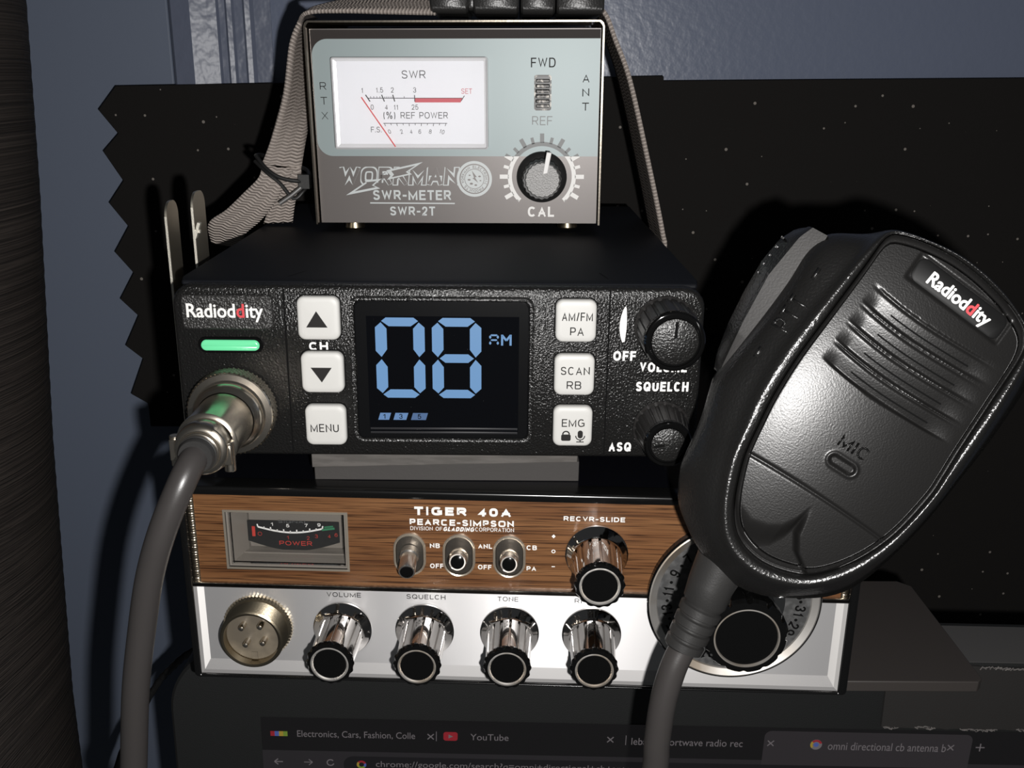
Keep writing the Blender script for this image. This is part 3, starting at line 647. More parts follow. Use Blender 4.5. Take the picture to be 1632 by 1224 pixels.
# channel selector
cx, cz = 65.4, 30.7
b = MB(); b.lathe(cx, cz, [(26.2, 0), (26.2, 2.2), (25.9, 2.5), (25.6, 2.5), (25.2, 2.7), (23.3, 1.9), (22.9, 1.2)], 128, [1, 1, 1, 0, 0, 0], cap1=False)
cs = b.build('channel_selector', [BEVELRING, BLK_GLOSS], T['o'], sharp=30)
b = MB(); b.lathe(cx, cz, [(23.2, 1.0), (23.2, 1.5)], 96); b.build('channel_disc', DISCGREY, cs)
b = flatm(MB())
for i in range(20):
    a = math.radians(190+9-18*i-9+0)             # channel 13 sits just below the left axis
    num = 13-2*i
    while num < 1: num += 40
    rr = 20.2; b.text(str(num), cx+rr*math.cos(a), cz+rr*math.sin(a), None, 3.3, 1.56, 0, .03, 0, a-math.pi/2)
    a2 = a-math.radians(9); b.flat(circ(cx+20*math.cos(a2), cz+20*math.sin(a2), .5, 14), 1.56, 0)
b.build('channel_numbers', MARK, cs)
b = MB()
nf = 12; kr = 11.9
b.lathe(cx, cz, [(15.5, 1.4), (15.2, 2.2), (12.5, 3.4), (11.2, 4)], 96, 1, cap1=False)
b.lathe(cx, cz, [(11, 3), (11.2, 4), (11.2, 13), (11.6, 15), (kr, 17), (kr, 20.4), (kr-.7, 21.6), (kr-2.6, 22), (kr-3.0, 22.0), (kr-3.2, 21.5)], 192, [0, 0, 0, 0, 0, 0, 0, 2, 2], lambda th, j, r: r-(.9 if 1 <= j <= 5 else .45 if j == 6 else 0)*max(0, math.cos(nf*th))**3, capmi=0)
b.build('selector_knob', [BLK_GLOSS, CHROME, BEVELRING], cs, sharp=28)
# microphone socket
jx, jz = -80.7, 17.0
b = MB()
b.lathe(jx, jz, [(10.7, .1), (10.7, 1.2), (10.2, 1.8), (9.4, 2.0)], 120, 0, lambda th, j, r: r+(.18*math.cos(60*th) if j < 2 else 0), cap1=False)
pr = [(9.3, 1.9)]
for i in range(8): pr += [(9.75, 2.3+i*.75), (9.35, 2.65+i*.75)]
pr += [(9.6, 8.3), (9.1, 8.6), (8.5, 8.5), (8.4, 4.0)]
b.lathe(jx, jz, pr, 96, 0, cap1=False)
js = b.build('microphone_socket', BRASSY, T['o'], sharp=30)
b = MB(); b.lathe(jx, jz, [(8.5, 3.6), (8.45, 5.6), (8.2, 5.8)], 64); b.prism([(jx-.9, jz-8.0), (jx+.9, jz-8.0), (jx+.9, jz-5.6), (jx-.9, jz-5.6)], 5.6, 6.2); b.build('socket_insulator', SOCKET, js)
for dx, dz2 in ((-3.0, 3.3), (2.7, 3.9), (-2.1, -2.4), (3.2, -1.7)):
    b = MB(); b.lathe(jx+.3+dx, jz+1.2+dz2-.6, [(.95, 5.6), (.95, 8.2), (.75, 8.7), (.3, 8.95)], 20); b.build('contact_pin', NICKEL, js)

# ================================================================== pads between the radios
b = MB(); vs = []
for x, zt, zl in ((-39, -.55, -5.2), (40.6, -.55, -3.0)):
    vs += [(x, 3, zt), (x, 3, zl), (x, 60, zl), (x, 60, zt)]
b.add(vs, [(0, 4, 5, 1), (1, 5, 6, 2), (2, 6, 7, 3), (3, 7, 4, 0), (0, 1, 2, 3), (4, 7, 6, 5)])
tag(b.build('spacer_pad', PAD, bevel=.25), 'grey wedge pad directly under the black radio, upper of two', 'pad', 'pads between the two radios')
b = MB(); vs = []
for x, zt, zl in ((-38.5, -5.3, -9.5), (41.2, -3.1, -9.5)):
    vs += [(x, 3.8, zt), (x, 3.8, zl), (x, 62, zl), (x, 62, zt)]
b.add(vs, [(0, 4, 5, 1), (1, 5, 6, 2), (2, 6, 7, 3), (3, 7, 4, 0), (0, 1, 2, 3), (4, 7, 6, 5)])
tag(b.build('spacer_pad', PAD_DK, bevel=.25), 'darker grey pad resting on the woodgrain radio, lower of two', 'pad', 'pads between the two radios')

# ================================================================== black compact transceiver
R = thing('compact_radio', 'compact black CB radio with blue lit display and white buttons', 'radio', at(0, 0, 0, 0, 0, 0))
b = MB(); F = lambda i, r, zt=51: rrect(-75.2+i, 75.2-i, -.3+i, zt-i, r)
b.loft([(F(1.2, 5), -14), (F(0, 6), -9), (F(0, 6), -1.6), (F(.35, 5.7), -.6), (F(1.3, 5), 0)], 0, False, True)
fr = b.build('front_panel', BLK_GRAIN, R['o'], sharp=40)
b = MB(); b.box(-73.6, 73.6, 8, 169, .3, 51.4)
b.loft([(rrect(-73.8, 73.8, 50.5, 52.0, .7), -169), (rrect(-73.8, 73.8, 50.5, 52.0, .7), -7), (rrect(-73.0, 73.0, 50.0, 51.4, .6), -3.5)], 0)
b.build('case', BLK_METAL, R['o'], bevel=.5)
for x0, xt in ((-43.65, -40), (48.1, 46.4)):
    b = MB(); b.flat([(x0-.22, .5), (x0+.22, .5), (x0+.22, 50.3), (x0-.22, 50.3)], .03); k = b.add([(x0-.2, 7.2, 52.05), (x0+.2, 7.2, 52.05), (xt+.2, 16, 52.05), (xt-.2, 16, 52.05)], [(0, 1, 2, 3)])
    flatm(b).build('panel_seam', MARK, fr)
b = MB(); b.loft([(rrect(-72.5, -46.9, 38.2, 48.3, 1.6), 0), (rrect(-72.4, -47.0, 38.3, 48.2, 1.5), .7), (rrect(-72.0, -47.4, 38.7, 47.8, 1.3), 1.0)], 0, False)
np_ = b.build('name_plate', BLK_PLATE, R['o'], sharp=30)
b = flatm(MB()); b.text('Radioddity', -60.1, 43.2, 21.3, 5.1, 1.15, 0, .035, marks=(6,), mmap=(0, 1)); b.build('logo', [INK_WHITE, INK_RED], np_)
b = MB(); b.loft([(rrect(-68.8, -50.2, 31.2, 36.0, 2.3, 10), 0), (rrect(-68.6, -50.4, 31.4, 35.8, 2.2, 10), .35), (rrect(-67.9, -51.1, 31.95, 35.25, 1.6, 10), .3)], [0, 1], False)
ld = b.build('indicator_light', [BLK_GLOSS, BLK_GLOSS], R['o'])
b = MB(); b.loft([(rrect(-67.8, -51.2, 32.0, 35.15, 1.55, 10), 0), (rrect(-67.7, -51.3, 32.1, 35.05, 1.45, 10), .75), (rrect(-67.3, -51.7, 32.5, 34.65, 1.1, 10), 1.0)], 0, False); b.build('green_lens', LED, ld, sharp=180)
# push buttons
def button(cx, cz, wd, ht, legend, fn):
    b = MB(); h = lambda i, r: rrect(cx-wd/2+i, cx+wd/2-i, cz-ht/2+i, cz+ht/2-i, r)
    b.loft([(h(-.35, 2.4), -.2), (h(-.3, 2.4), .12), (h(0, 2.1), .12)], 1, False, False)
    b.loft([(h(.05, 2.1), 0), (h(.05, 2.1), 1.2), (h(.25, 2.0), 1.7), (h(.7, 1.8), 1.95), (h(1.6, 1.4), 2.05)], 0, False, True)
    o = b.build('push_button', [BUTTON, MARK], R['o'], sharp=50); o['label'] = legend
    b = flatm(MB()); fn(b); b.build('legend', INK_DARK, o)
bd = 2.12
button(-33.85, 41.9, 12.0, 12.6, 'button with up arrow', lambda b: b.flat([(-37.3, 39.4), (-31.3, 39.4), (-34.3, 44.1)], bd))
button(-33.5, 26.0, 12.2, 12.2, 'button with down arrow', lambda b: b.flat([(-36.7, 27.6), (-33.7, 23.2), (-30.7, 27.6)], bd))
button(-33.3, 10.0, 11.9, 12.4, 'menu button', lambda b: b.text('MENU', -33.6, 9.3, 8.2, 2.5, bd, 0, .012, space=1.1))
def am(b): b.text('AM/FM', 38.9, 43.1, 8.7, 2.45, bd, 0, .012, space=1.08); b.text('PA', 38.9, 38.8, 3.9, 2.45, bd, 0, .012)
def scn(b): b.text('SCAN', 38.75, 27.2, 8.3, 2.4, bd, 0, .012, space=1.1); b.text('RB', 38.5, 22.9, 4.2, 2.4, bd, 0, .012)
def emg(b):
    b.text('EMG', 38.6, 11.4, 6.6, 2.4, bd, 0, .012, space=1.1)
    x, z = 36.6, 7.1
    b.flat(rrect(x-1.4, x+1.4, z-1.25, z+.75, .5), bd); b.ring(x, z+.75, .75, 1.15, bd, 0, 180, 16)
    x = 40.75; b.flat(rrect(x-.75, x+.75, z-.45, z+2.0, .74), bd); b.ring(x, z+.35, 1.15, 1.45, bd, 180, 360, 18); b.line((x, z-1.1), (x, z-1.5), .3, bd); b.line((x-1.1, z-1.55), (x+1.1, z-1.55), .3, bd)
button(38.6, 41.7, 11.6, 12.3, 'AM/FM and PA button', am)
button(38.55, 25.85, 11.6, 12.3, 'SCAN and RB button', scn)
button(38.5, 10.2, 11.5, 12.4, 'EMG button', emg)
b = flatm(MB())
def keyhole(): pass
# display
b = MB(); Q = lambda i, r: rrect(-24.2+i, 25.7-i, 5.6+i, 47.0-i, r)
b.loft([(Q(-1.2, 2.8), -.1), (Q(-1.0, 2.7), .25), (Q(-.5, 2.4), .1), (Q(0, 2.0), .15), (Q(.25, 1.9), .7), (Q(.6, 1.7), .85)], [0, 0, 0, 1, 1], False, True, 1)
ds = b.build('display', [BLK_GRAIN, BEZEL], R['o'], sharp=12)
b = MB(); b.flat([(-20.6, 8.0), (22.6, 8.0), (22.6, 42.6), (-20.6, 42.6)], .9, 0)
for z in (7.7, 8.9): b.loft([([(-20.4, z-.3), (22.4, z-.3), (22.4, z+.3), (-20.4, z+.3)], .9), ([(-20.2, z-.1), (22.2, z-.1), (22.2, z+.02), (-20.2, z+.02)], 1.0)], 1, False)
b.build('screen', [SCREEN, LEDGE], ds)
b = flatm(MB())
def seg7(cx, cz, wd, ht, t, segs, sh, d=.98):
    g = .35; x0, x1, z0, z1 = -wd/2, wd/2, -ht/2, ht/2; th = t*.78
    def P(q): b.flat([(cx+x+sh*z, cz+z) for x, z in q], d, 0)
    def V(xo, sgn, zb, zt, top, bot):            # vertical bar, outer edge at xo
        xi = xo-sgn*t; xm = (xo+xi)/2
        q = [(xo, zb+bot), (xo, zt-top), (xm, zt), (xi, zt-top*1.25), (xi, zb+bot*1.25), (xm, zb)]
        P(q if sgn < 0 else q[::-1])
    zt_, zb_ = z1-th*.55, z0+th*.55
    for s_ in segs:
        if s_ == 'f': V(x0, -1, g, zt_, t*.45, t*.55)
        if s_ == 'b': V(x1, 1, g, zt_, t*.45, t*.55)
        if s_ == 'e': V(x0, -1, zb_, -g, t*.55, t*.45)
        if s_ == 'c': V(x1, 1, zb_, -g, t*.55, t*.45)
        if s_ == 'a': P([(x0+t*.55, z1-th*.4), (x0+t*1.2, z1-th), (x1-t*1.2, z1-th), (x1-t*.55, z1-th*.4), (x1-t*.95, z1), (x0+t*.95, z1)])
        if s_ == 'd': P([(x0+t*.55, z0+th*.4), (x0+t*.95, z0), (x1-t*.95, z0), (x1-t*.55, z0+th*.4), (x1-t*1.2, z0+th), (x0+t*1.2, z0+th)])
        if s_ == 'g': P([(x0+t*.65, 0), (x0+t*1.15, -th*.5), (x1-t*1.15, -th*.5), (x1-t*.65, 0), (x1-t*1.15, th*.5), (x0+t*1.15, th*.5)])
seg7(-11.15, 30.3, 14.0, 23.8, 3.25, 'abcdef', 0)
seg7(4.9, 30.3, 14.0, 23.8, 3.25, 'abcdefg', 0)
seg7(15.5, 35.85, 2.75, 3.3, .62, 'abcefg', 0)
x0 = 17.5
b.line((x0+.3, 34.25), (x0+.3, 37.45), .6, .98); b.line((x0+2.7, 34.25), (x0+2.7, 37.45), .6, .98); b.line((x0+.3, 37.3), (x0+1.5, 35.7), .6, .98); b.line((x0+2.7, 37.3), (x0+1.5, 35.7), .6, .98)
b.build('lit_digits', DIGIT, ds)
b = flatm(MB())
for x0, x1, s_, mi in ((-18.1, -14.3, '1', 0), (-13.7, -9.3, '3', 0), (-8.6, -3.6, '5', 1)):
    b.flat([(x0, 11.6), (x1-.65, 11.6), (x1, 13.75), (x0+.65, 13.75)], .98, mi); b.text(s_, (x0+x1)/2, 12.7, 1.0, 1.5, 1.02, 2, .02)
b.build('lit_signal_bar', [DIGIT_DIM, mat('lit_meter_bar_faint', (.02, .03, .05), .3, emit=lin((70, 98, 138)), estr=.85), BLK_GLOSS], ds)
# lettering of the front panel
b = flatm(MB()); d = .08
b.text('CH', -34.5, 33.4, 5.4, 2.45, d, 0, .06); b.build('channel_lettering', INK_WHITE, R['o']); b = flatm(MB())
b.text('OFF', 52.9, 31.2, 6.5, 2.9, d, 0, .055, .015); b.text('VOLUME', 64.2, 27.9, 13.6, 2.9, d, 0, .055, .015); b.text('SQUELCH', 64.2, 22.05, 15.2, 2.9, d, 0, .055, .015); b.text('ASQ', 52.75, 3.3, 6.6, 2.9, d, 0, .055, .015)
ar = [(64+12.9*math.cos(math.radians(a)), 40+12.9*math.sin(math.radians(a))) for a in range(154, 205, 4)]
ar2 = [(64+(11.2+.9*abs(math.sin(math.radians((a-152)*3.4))) if 0 else 12.9-2.0*math.sin(math.pi*max(0, min(1, (a-152)/54)))**.7)*math.cos(math.radians(a)), 40+(12.9-2.0*math.sin(math.pi*max(0, min(1, (a-152)/54)))**.7)*math.sin(math.radians(a))) for a in range(154, 205, 4)]
b.flat(ar+ar2[::-1], d)
b.build('white_lettering', INK_WHITE, R['o'])
# knobs
def black_knob(cx, cz, r0, r1, L, ang, lab):
    b = MB(); nf = 20
    b.lathe(cx, cz, [(r0, .2), (r0, 1.0), (r0-.5, 1.6), (r1+.2, L-4), (r1+.15, L-2.2), (r1, L-2.0), (r1+.05, L-.8), (r1-.35, L-.15), (r1-.9, L), (r1-1.2, L-.05), (r1-1.35, L-.55), (r1-1.7, L-.55), (r1-1.9, L-.1), (r1-2.1, L)], 200,
            [0, 0, 0, 0, 0, 1, 1, 1, 1, 1, 1, 1, 2], lambda th, j, r: r-(.38 if 2 <= j <= 4 else 0)*(1 if ((th*nf/2/math.pi) % 1) > .62 else 0), capmi=2)
    o = b.build('control_knob', [BLK_KNOB, BLK_GLOSS, BLK_KCAP], R['o'], sharp=30); o['label'] = lab
    b = flatm(MB()); c, q = math.cos(ang), math.sin(ang)
    b.line((cx+c*1.0, cz+q*1.0), (cx+c*(r1-2.6), cz+q*(r1-2.6)), .8, L+.04); b.build('pointer_mark', MARK, o)
black_knob(64.1, 40.0, 8.9, 8.2, 17.2, math.radians(88), 'volume knob with upright mark')
black_knob(64.5, 9.45, 8.3, 6.7, 14.3, math.radians(188), 'squelch knob')

# ================================================================== SWR meter
Sw = thing('swr_meter', 'small silver-blue antenna meter with white dial standing on the black radio', 'meter', at(.88, 87.34, 55.9, -.035, .0268, -.010))
b = MB()
def ush(i, zb=-.6): return [(51.6-i, zb), (51.6-i, 67.2-i*.2), (51.2-i, 68.4-i), (50.2-i*.6, 69.2-i), (-50.2+i*.6, 69.2-i), (-51.2+i, 68.4-i), (-51.6+i, 67.2-i*.2), (-51.6+i, zb)]
o_, i_ = ush(0), ush(.6)
loop = lambda y: [(a, -y, c) for a, c in o_+i_[::-1]]
k = len(b.v); nn = 16
for d_ in (0, -74): b.v += [(a, -d_, c) for a, c in o_+i_[::-1]]
for i in range(nn): b.f.append((i, (i+1) % nn, (i+1) % nn+nn, i+nn)); b.m.append(0)
b.f.append(tuple(range(nn))); b.m.append(1); b.f.append(tuple(reversed(range(nn, 2*nn)))); b.m.append(0)
b.build('shell', [SHELL, SHELLEDGE], Sw['o'], sharp=30)
b = MB(); b.box(-50.6, 50.6, 4.3, 5.2, -.7, 66.6); b.box(-50.6, 50.6, 4.3, 74, -.7, .2); b.box(-50.6, 50.6, 73, 74, .2, 68); b.build('chassis', GREYPANEL, Sw['o'])
b = flatm(MB()); d = -4.2
b.flat([(-50.4, -.6), (50.5, -.6), (50.5, 66.4), (-50.4, 66.4)], d, 0)
b.flat([(-50.3, 55), (50.5, 55), (50.5, 66.3), (-50.3, 66.3)], d+.03, 2)
b.flat(rrect(-50.2, 50.5, 23.4, 63.3, (5.5, 0, 0, 5.5), 10), d+.06, 1)
fp = b.build('face_label', [GREYPANEL, BLUEPANEL, DARKPANEL], Sw['o'])
# dial window
b = flatm(MB()); dd = -2.9
b.flat([(-42.9, 26.4), (11.35, 26.4), (11.35, 57.1), (-42.9, 57.1)], dd, 0)
mw = b.build('dial_window', [DIALWHITE], Sw['o'])
b = flatm(MB()); e = dd+.08
T_ = lambda s_, x, z, ht, mi=0, wd=None, rot=0, bold=0.0: b.text(s_, x, z, wd, ht, e, mi, bold, 0, rot)
T_('SWR', -14.5, 51.5, 2.7, 0, 8.4)
for s_, x, z in (('1', -32.8, 46.2), ('1.5', -26.7, 46.3), ('2', -22.2, 46.3), ('3', -14.3, 46.3)): T_(s_, x, z, 1.75)
T_('SET', 4.0, 45.9, 1.75, 1)
for s_, x in (('0', -29.6), ('4', -24.6), ('11', -21.1), ('25', -14.4)): T_(s_, x, 40.5, 1.75)
T_('(%)', -23.6, 37.7, 2.5, 0, 4.2); T_('REF POWER', -11.2, 37.7, 2.2, 0, 16.8)
b.line((-31.0, 43.55), (2.4, 43.55), .22, e); b.flat([(-14.4, 42.1), (1.8, 42.1), (2.5, 43.5), (-14.4, 43.5)], e+.02, 1); b.line((2.0, 42.6), (3.2, 44.4), .25, e+.03)
for (x, s_) in ((-31.0, -.75), (-25.6, -.45), (-21.8, -.3)): b.line((x-.9*s_*-1, 44.7), (x+.9*s_*-1, 42.4), .38, e+.03) if False else b.line((x+s_, 44.7), (x-s_, 42.4), .38, e+.03)
b.line((-14.4, 42.4), (-14.4, 44.6), .3, e+.03)
for i in range(1, 5): b.line((-31+i*1.1, 43.6), (-31.1+i*1.1, 44.2), .16, e+.01)
for i in range(1, 6): b.line((-25.6+i*.65, 43.6), (-25.7+i*.65, 44.1), .16, e+.01)
b.line((-18.1, 43.6), (-18.1, 44.2), .18, e)
b.line((-25.9, 34.95), (-3.1, 34.95), .2, e)
for i in range(11):
    x = -25.5+i*2.2; s_ = .35*(1-i/5); b.line((x, 35.0), (x+s_, 34.0 if i % 2 == 0 else 34.3), .2, e)
T_('F.S.', -28.5, 32.8, 1.9, 0, 3.8)
for i, (s_, x) in enumerate((('0', -23.8), ('2', -19.5), ('4', -16.1), ('6', -12.95), ('8', -9.2), ('10', -5.0))): T_(s_, x, 32.1, 1.5, 0, None, .45-.16*i)
b.build('dial_print', [mat('dial_grey_ink', (.05, .048, .05), .6), mat('dial_red_ink', (.52, .10, .12), .6)], mw)
b = MB(); b.tube([(-33.1, 1.9, 43.9), (-21.7, 1.9, 26.9)], .22, 8); b.build('needle', mat('needle_red', (.62, .07, .07), .5), mw)
b = MB(); W0 = rrect(-43.0, 11.5, 26.2, 57.3, .8, 3); W1 = rrect(-42.6, 11.1, 26.6, 56.9, .6, 3); W2 = rrect(-41.6, 10.2, 27.8, 56.0, .4, 3)
b.loft([(W0, -4.2), (W0, -.4), (W1, 0), (W2, 0)], [1, 1, 0], False, True, 0); b.build('clear_cover', [CLEAR, CLEAREDGE], mw, sharp=20)
b = MB(); b.loft([(W0, -4.0), (W0, -2.7), (W1, -2.5), (W2, -2.75)], 0, False, False); b.build('window_frame', CLEAREDGE, mw, sharp=20)
# slide switch
b = MB(); q0 = rrect(27.7, 33.7, 39.3, 51.3, .8); q1 = rrect(28.2, 33.3, 39.9, 50.8, .6)
b.loft([(q0, -4.1), (q0, -3.9), (q1, -3.9), (q1, -4.05)], 0, False, True, 1)
ss = b.build('slide_switch', [SLIDER, BLK_SATIN], Sw['o'], sharp=30)
b = MB()
for i in range(6):
    z = 40.3+i*1.7; b.box(28.4, 33.1, -1.6 if i in (2, 3) else -.4 if i in (1, 4) else 2.2, 4.0, z, z+1.15)
b.build('slider', SLIDER, ss, bevel=.25)
# calibration knob and scale
kx, kz = 30.6, 16.2; d = -4.05
for nm, mi, zlo, zhi in (('grey_scale', INK_GREY, 23.4, 99), ('white_scale', INK_WHITE, -99, 23.4)):
    b = flatm(MB())
    def clipz(poly):
        out = []
        for i in range(len(poly)):
            p, q = poly[i], poly[(i+1) % len(poly)]
            for (lim, sg) in ((0, 0),): pass
            out.append(p)
        for lim, sg in ((zlo, 1), (zhi, -1)):
            src = out; out = []
            for i in range(len(src)):
                p, q = src[i], src[(i+1) % len(src)]; ip = sg*(p[1]-lim) >= 0; iq = sg*(q[1]-lim) >= 0
                if ip: out.append(p)
                if ip != iq:
                    t_ = (lim-p[1])/(q[1]-p[1]); out.append((p[0]+(q[0]-p[0])*t_, lim))
            if not out: return
        b.flat(out, d)
    N2 = 90
    for i in range(N2):
        a0, a1 = [math.radians(-47+274*j/N2) for j in (i, i+1)]
        clipz([(kx+10.8*math.cos(a0), kz+10.8*math.sin(a0)), (kx+12.3*math.cos(a0), kz+12.3*math.sin(a0)), (kx+12.3*math.cos(a1), kz+12.3*math.sin(a1)), (kx+10.8*math.cos(a1), kz+10.8*math.sin(a1))])
    for i in range(19):
        a = math.radians(90+135-15*i); r1 = 15.2 if i % 2 == 1 else 14.2; wv = .75 if i % 2 == 1 else .55
        if i in (0, 18): r1 = 12.3
        c, q = math.cos(a), math.sin(a); p0 = (kx+11.9*c, kz+11.9*q); p1 = (kx+r1*c, kz+r1*q); nx, nz = -q*wv, c*wv
        clipz([(p0[0]-nx, p0[1]-nz), (p1[0]-nx, p1[1]-nz), (p1[0]+nx, p1[1]+nz), (p0[0]+nx, p0[1]+nz)])
    b.build('scale_marking', mi, fp)
b = MB(); b.lathe(kx, kz, [(9.0, -4.0), (9.0, -2.5), (8.6, -2.0), (7.2, -1.2), (6.9, 5.6), (6.6, 6.2)], 120, 0, lambda th, j, r: r-(.35 if j >= 3 else 0)*(.5-.5*math.cos(20*th)), capmi=0)
kb = b.build('calibration_knob', BLK_SATIN, Sw['o'], sharp=35)
b = MB(); b.lathe(kx+.25, kz+.3, [(6.25, 5.5), (6.25, 7.4), (5.9, 7.9)], 120, 0, lambda th, j, r: r-.28*(.5-.5*math.cos(20*th))); b.build('knob_cap', CAPSILVER, kb, sharp=35)
b = MB(); b.prism([(kx+.35, kz+2.35), (kx+2.0, kz+2.7), (kx+3.35, kz+9.7), (kx+1.65, kz+9.9)], 5.5, 8.3); b.build('pointer', WHITE_PL, kb, bevel=.2)
# printed words
b = flatm(MB()); d = -4.05
for s_, z in (('R', 47.6), ('T', 42.6), ('X', 37.5)): b.text(s_, -46.9, z, 2.3, 2.6, d, 0)
for s_, z in (('A', 50.1), ('N', 45.4), ('T', 40.6)): b.text(s_, 45.8, z, 2.4, 2.7, d, 0, .01)
b.text('FWD', 30.8, 55.4, 8.6, 3.2, d, 0, .01, space=1.12)
b.text('REF', 30.6, 35.8, 7.2, 3.1, d, 1)
b.text('CAL', 30.4, 3.6, 9.6, 3.7, d, 2, .05)
b.text('SWR-METER', -16.7, 9.5, 28.6, 3.6, d, 3, .04); b.line((-32.2, 6.6), (-1.1, 6.5), .45, d, 3); b.text('SWR-2T', -16.7, 3.7, 16.6, 3.3, d, 3, .04)

for dr_, dd_, mi_ in ((2.35, 0, 3), (1.25, .16, 4)):
    for k_, Q in stroke_text('WORKMAN', 43.8, 6.7, 1.9, .12, 3, dr_): b.flat([(-21.3+x+.12*z, 16.3+z) for x, z in Q], d+dd_+.015*k_, mi_)
up = [(-12.3, 21.4), (-25.7, 18.4), (-24.3, 16.5), (-25.6, 15.0), (-16.4, 17.0), (-17.8, 17.9)]; lo_ = [(-40.9, 9.4), (-33.4, 14.2), (-33.8, 14.8), (-27.6, 15.4), (-30.5, 13.0), (-28.2, 11.9)]
b.flat(up, d+.24, 3); b.flat(lo_, d+.24, 3)
shr = lambda P, f: [(sum(p[0] for p in P)/len(P)+(x-sum(p[0] for p in P)/len(P))*f, sum(p[1] for p in P)/len(P)+(z-sum(p[1] for p in P)/len(P))*f) for x, z in P]
b.flat(shr(up, .66), d+.28, 4); b.flat(shr(lo_, .62), d+.28, 4)
ex, ez = 6.2, 15.4
b.flat(circ(ex, ez, 6.4, 48), d+.32, 3); b.ring(ex, ez, 5.0, 5.4, d+.36, n=48, mi=4); b.ring(ex, ez, 3.4, 3.6, d+.36, n=48, mi=4)
for i, ch in enumerate('WORKMAN ELECTRONIC PRODUCTS '):
    a = math.radians(195-360/28*i)
    if ch != ' ': b.text(ch, ex+4.3*math.cos(a), ez+4.3*math.sin(a), .75, 1.0, d+.36, 4, .03, 0, a-math.pi/2)
b.flat([(ex-.9, ez+3.0), (ex+.9, ez+.7), (ex+.2, ez+.6), (ex+1.4, ez-1.4), (ex-.7, ez+.3), (ex-.1, ez+.4)], d+.4, 4)
for x, z, r in ((-1.9, -.3, .55), (-1.1, -1.7, .6), (.5, -2.2, .5), (1.9, .9, .5), (2.2, -.6, .35), (-1.7, 1.3, .4)): b.flat(circ(ex+x, ez+z, r, 12, r*.6), d+.38, 4)
b.build('printed_lettering', [INK_DARK, INK_GREY, INK_WHITE, INK_LIGHT, GREYPANEL], fp)
for x, y, zb in ((-39.3, 10, -3.55), (40.2, 10, -3.2), (-39.3, 64, -4.8), (40.2, 64, -4.6)):
    b = MB(fm=lambda a, c, d_: (a, y+c, d_)); b.lathe(x, 0, [(3.4, zb), (3.7, zb+.5), (3.2, -.6)], 28, cap0=True); b.build('foot', BRASSY, Sw['o'])

# ================================================================== strap, buckle and cable tie
t = thing('webbing_strap', 'grey webbing strap looped around the meter and the black radio', 'strap', at(0, 100, 52))
b = MB()
A = smooth_path([(40, 94, 128.8), (48, 93, 130.5), (52.6, 92.5, 128), (56.5, 92.3, 119.5), (62.2, 92, 106), (70, 91, 78), (76.4, 90, 53), (77.6, 90, 44), (77.6, 90, 4)], 6); B = smooth_path([(40, 130, 129.8), (48, 131, 131.2), (54, 131.5, 128.5), (57.3, 132, 120), (62.4, 132.5, 106.5), (70, 133, 79), (76.6, 134, 53), (77.8, 134, 44), (77.8, 134, 4)], 6)
b.ribbon(A, B, 8)
A = smooth_path([(-53.5, 92, 124), (-50.5, 91, 127.2), (-38, 91, 127.8), (-25, 91, 127.6), (-6, 92, 127.4)], 6); B = smooth_path([(-54, 128, 127.5), (-50.2, 96, 128.6), (-38, 101, 132.5), (-26, 106, 136.5), (-6, 110, 139)], 6)
b.ribbon(A, B, 8)
A = smooth_path([(-53.4, 92, 124.5), (-57.5, 95, 117), (-61.5, 98, 100), (-67, 98, 85), (-71, 96.5, 75.5)], 6); B = smooth_path([(-54, 128, 126), (-54.5, 126, 117), (-55, 120, 100), (-56.5, 108, 85), (-57.3, 100, 74)], 6)
b.ribbon(A, B, 8)
A = smooth_path([(-71, 96.5, 75.5), (-72, 95, 71), (-78.5, 97, 65), (-86, 99, 58.5), (-93.5, 101, 53.2), (-94.5, 106, 45)], 6); B = smooth_path([(-60, 98.5, 73), (-63, 97, 68), (-67.5, 97, 61), (-73.5, 99, 54.5), (-80, 101, 49.2), (-83, 106, 43)], 6)
b.ribbon(A, B, 8)
A = smooth_path([(-69, 99, 74), (-68.5, 99, 69), (-70, 101, 61), (-73.4, 103, 53)], 6); B = smooth_path([(-57.3, 100, 74), (-57.6, 98.5, 68), (-60.5, 101, 61), (-62.5, 104, 53.5)], 6)
b.ribbon(A, B, 8)
b.build('webbing', WEB, t['o'] if False else t, world=True, sharp=180, solid=1.3)
b = MB()
def rbox(x0, x1, y0, y1, z0, z1, r):
    fm = b.fm; b.fm = lambda a, c, d_: (d_, a, c)
    b.loft([(rrect(y0+.6, y1-.6, z0+.6, z1-.6, r), x0), (rrect(y0, y1, z0, z1, r), x0+.8), (rrect(y0, y1, z0, z1, r), x1-.8), (rrect(y0+.6, y1-.6, z0+.6, z1-.6, r), x1)], 0); b.fm = fm
rbox(-8, 5, 90.5, 132, 127.4, 136, 2.5); rbox(6.8, 22.5, 90, 132, 127.4, 137, 2.6); rbox(23.2, 35, 90.3, 132, 127.4, 136.4, 2.6); rbox(35.6, 52, 91, 132, 127.6, 135.6, 2.4)
rbox(4.5, 8, 93, 130, 128.6, 134, 1.5)
b.build('buckle', BUCKLE, t, world=True, sharp=40)
b = MB()
L1 = [(-73, 97, 78.5), (-69, 94.5, 74.2), (-64, 93.5, 71), (-57, 94.5, 69.6), (-54.5, 99, 70.5), (-57, 106, 73), (-65, 107, 75), (-72, 104, 78), (-73, 97, 78.5)]
L2 = [(-73.5, 97, 76.5), (-69, 93.8, 73), (-64, 93.2, 69), (-59.5, 93.8, 63.5), (-56, 95, 66), (-54.3, 98, 69)]
b.tube(smooth_path(L1, 6), .75, 10); b.tube(smooth_path(L2, 6), .7, 10); b.box(-57.5, -53.5, 94, 98, 67, 72)
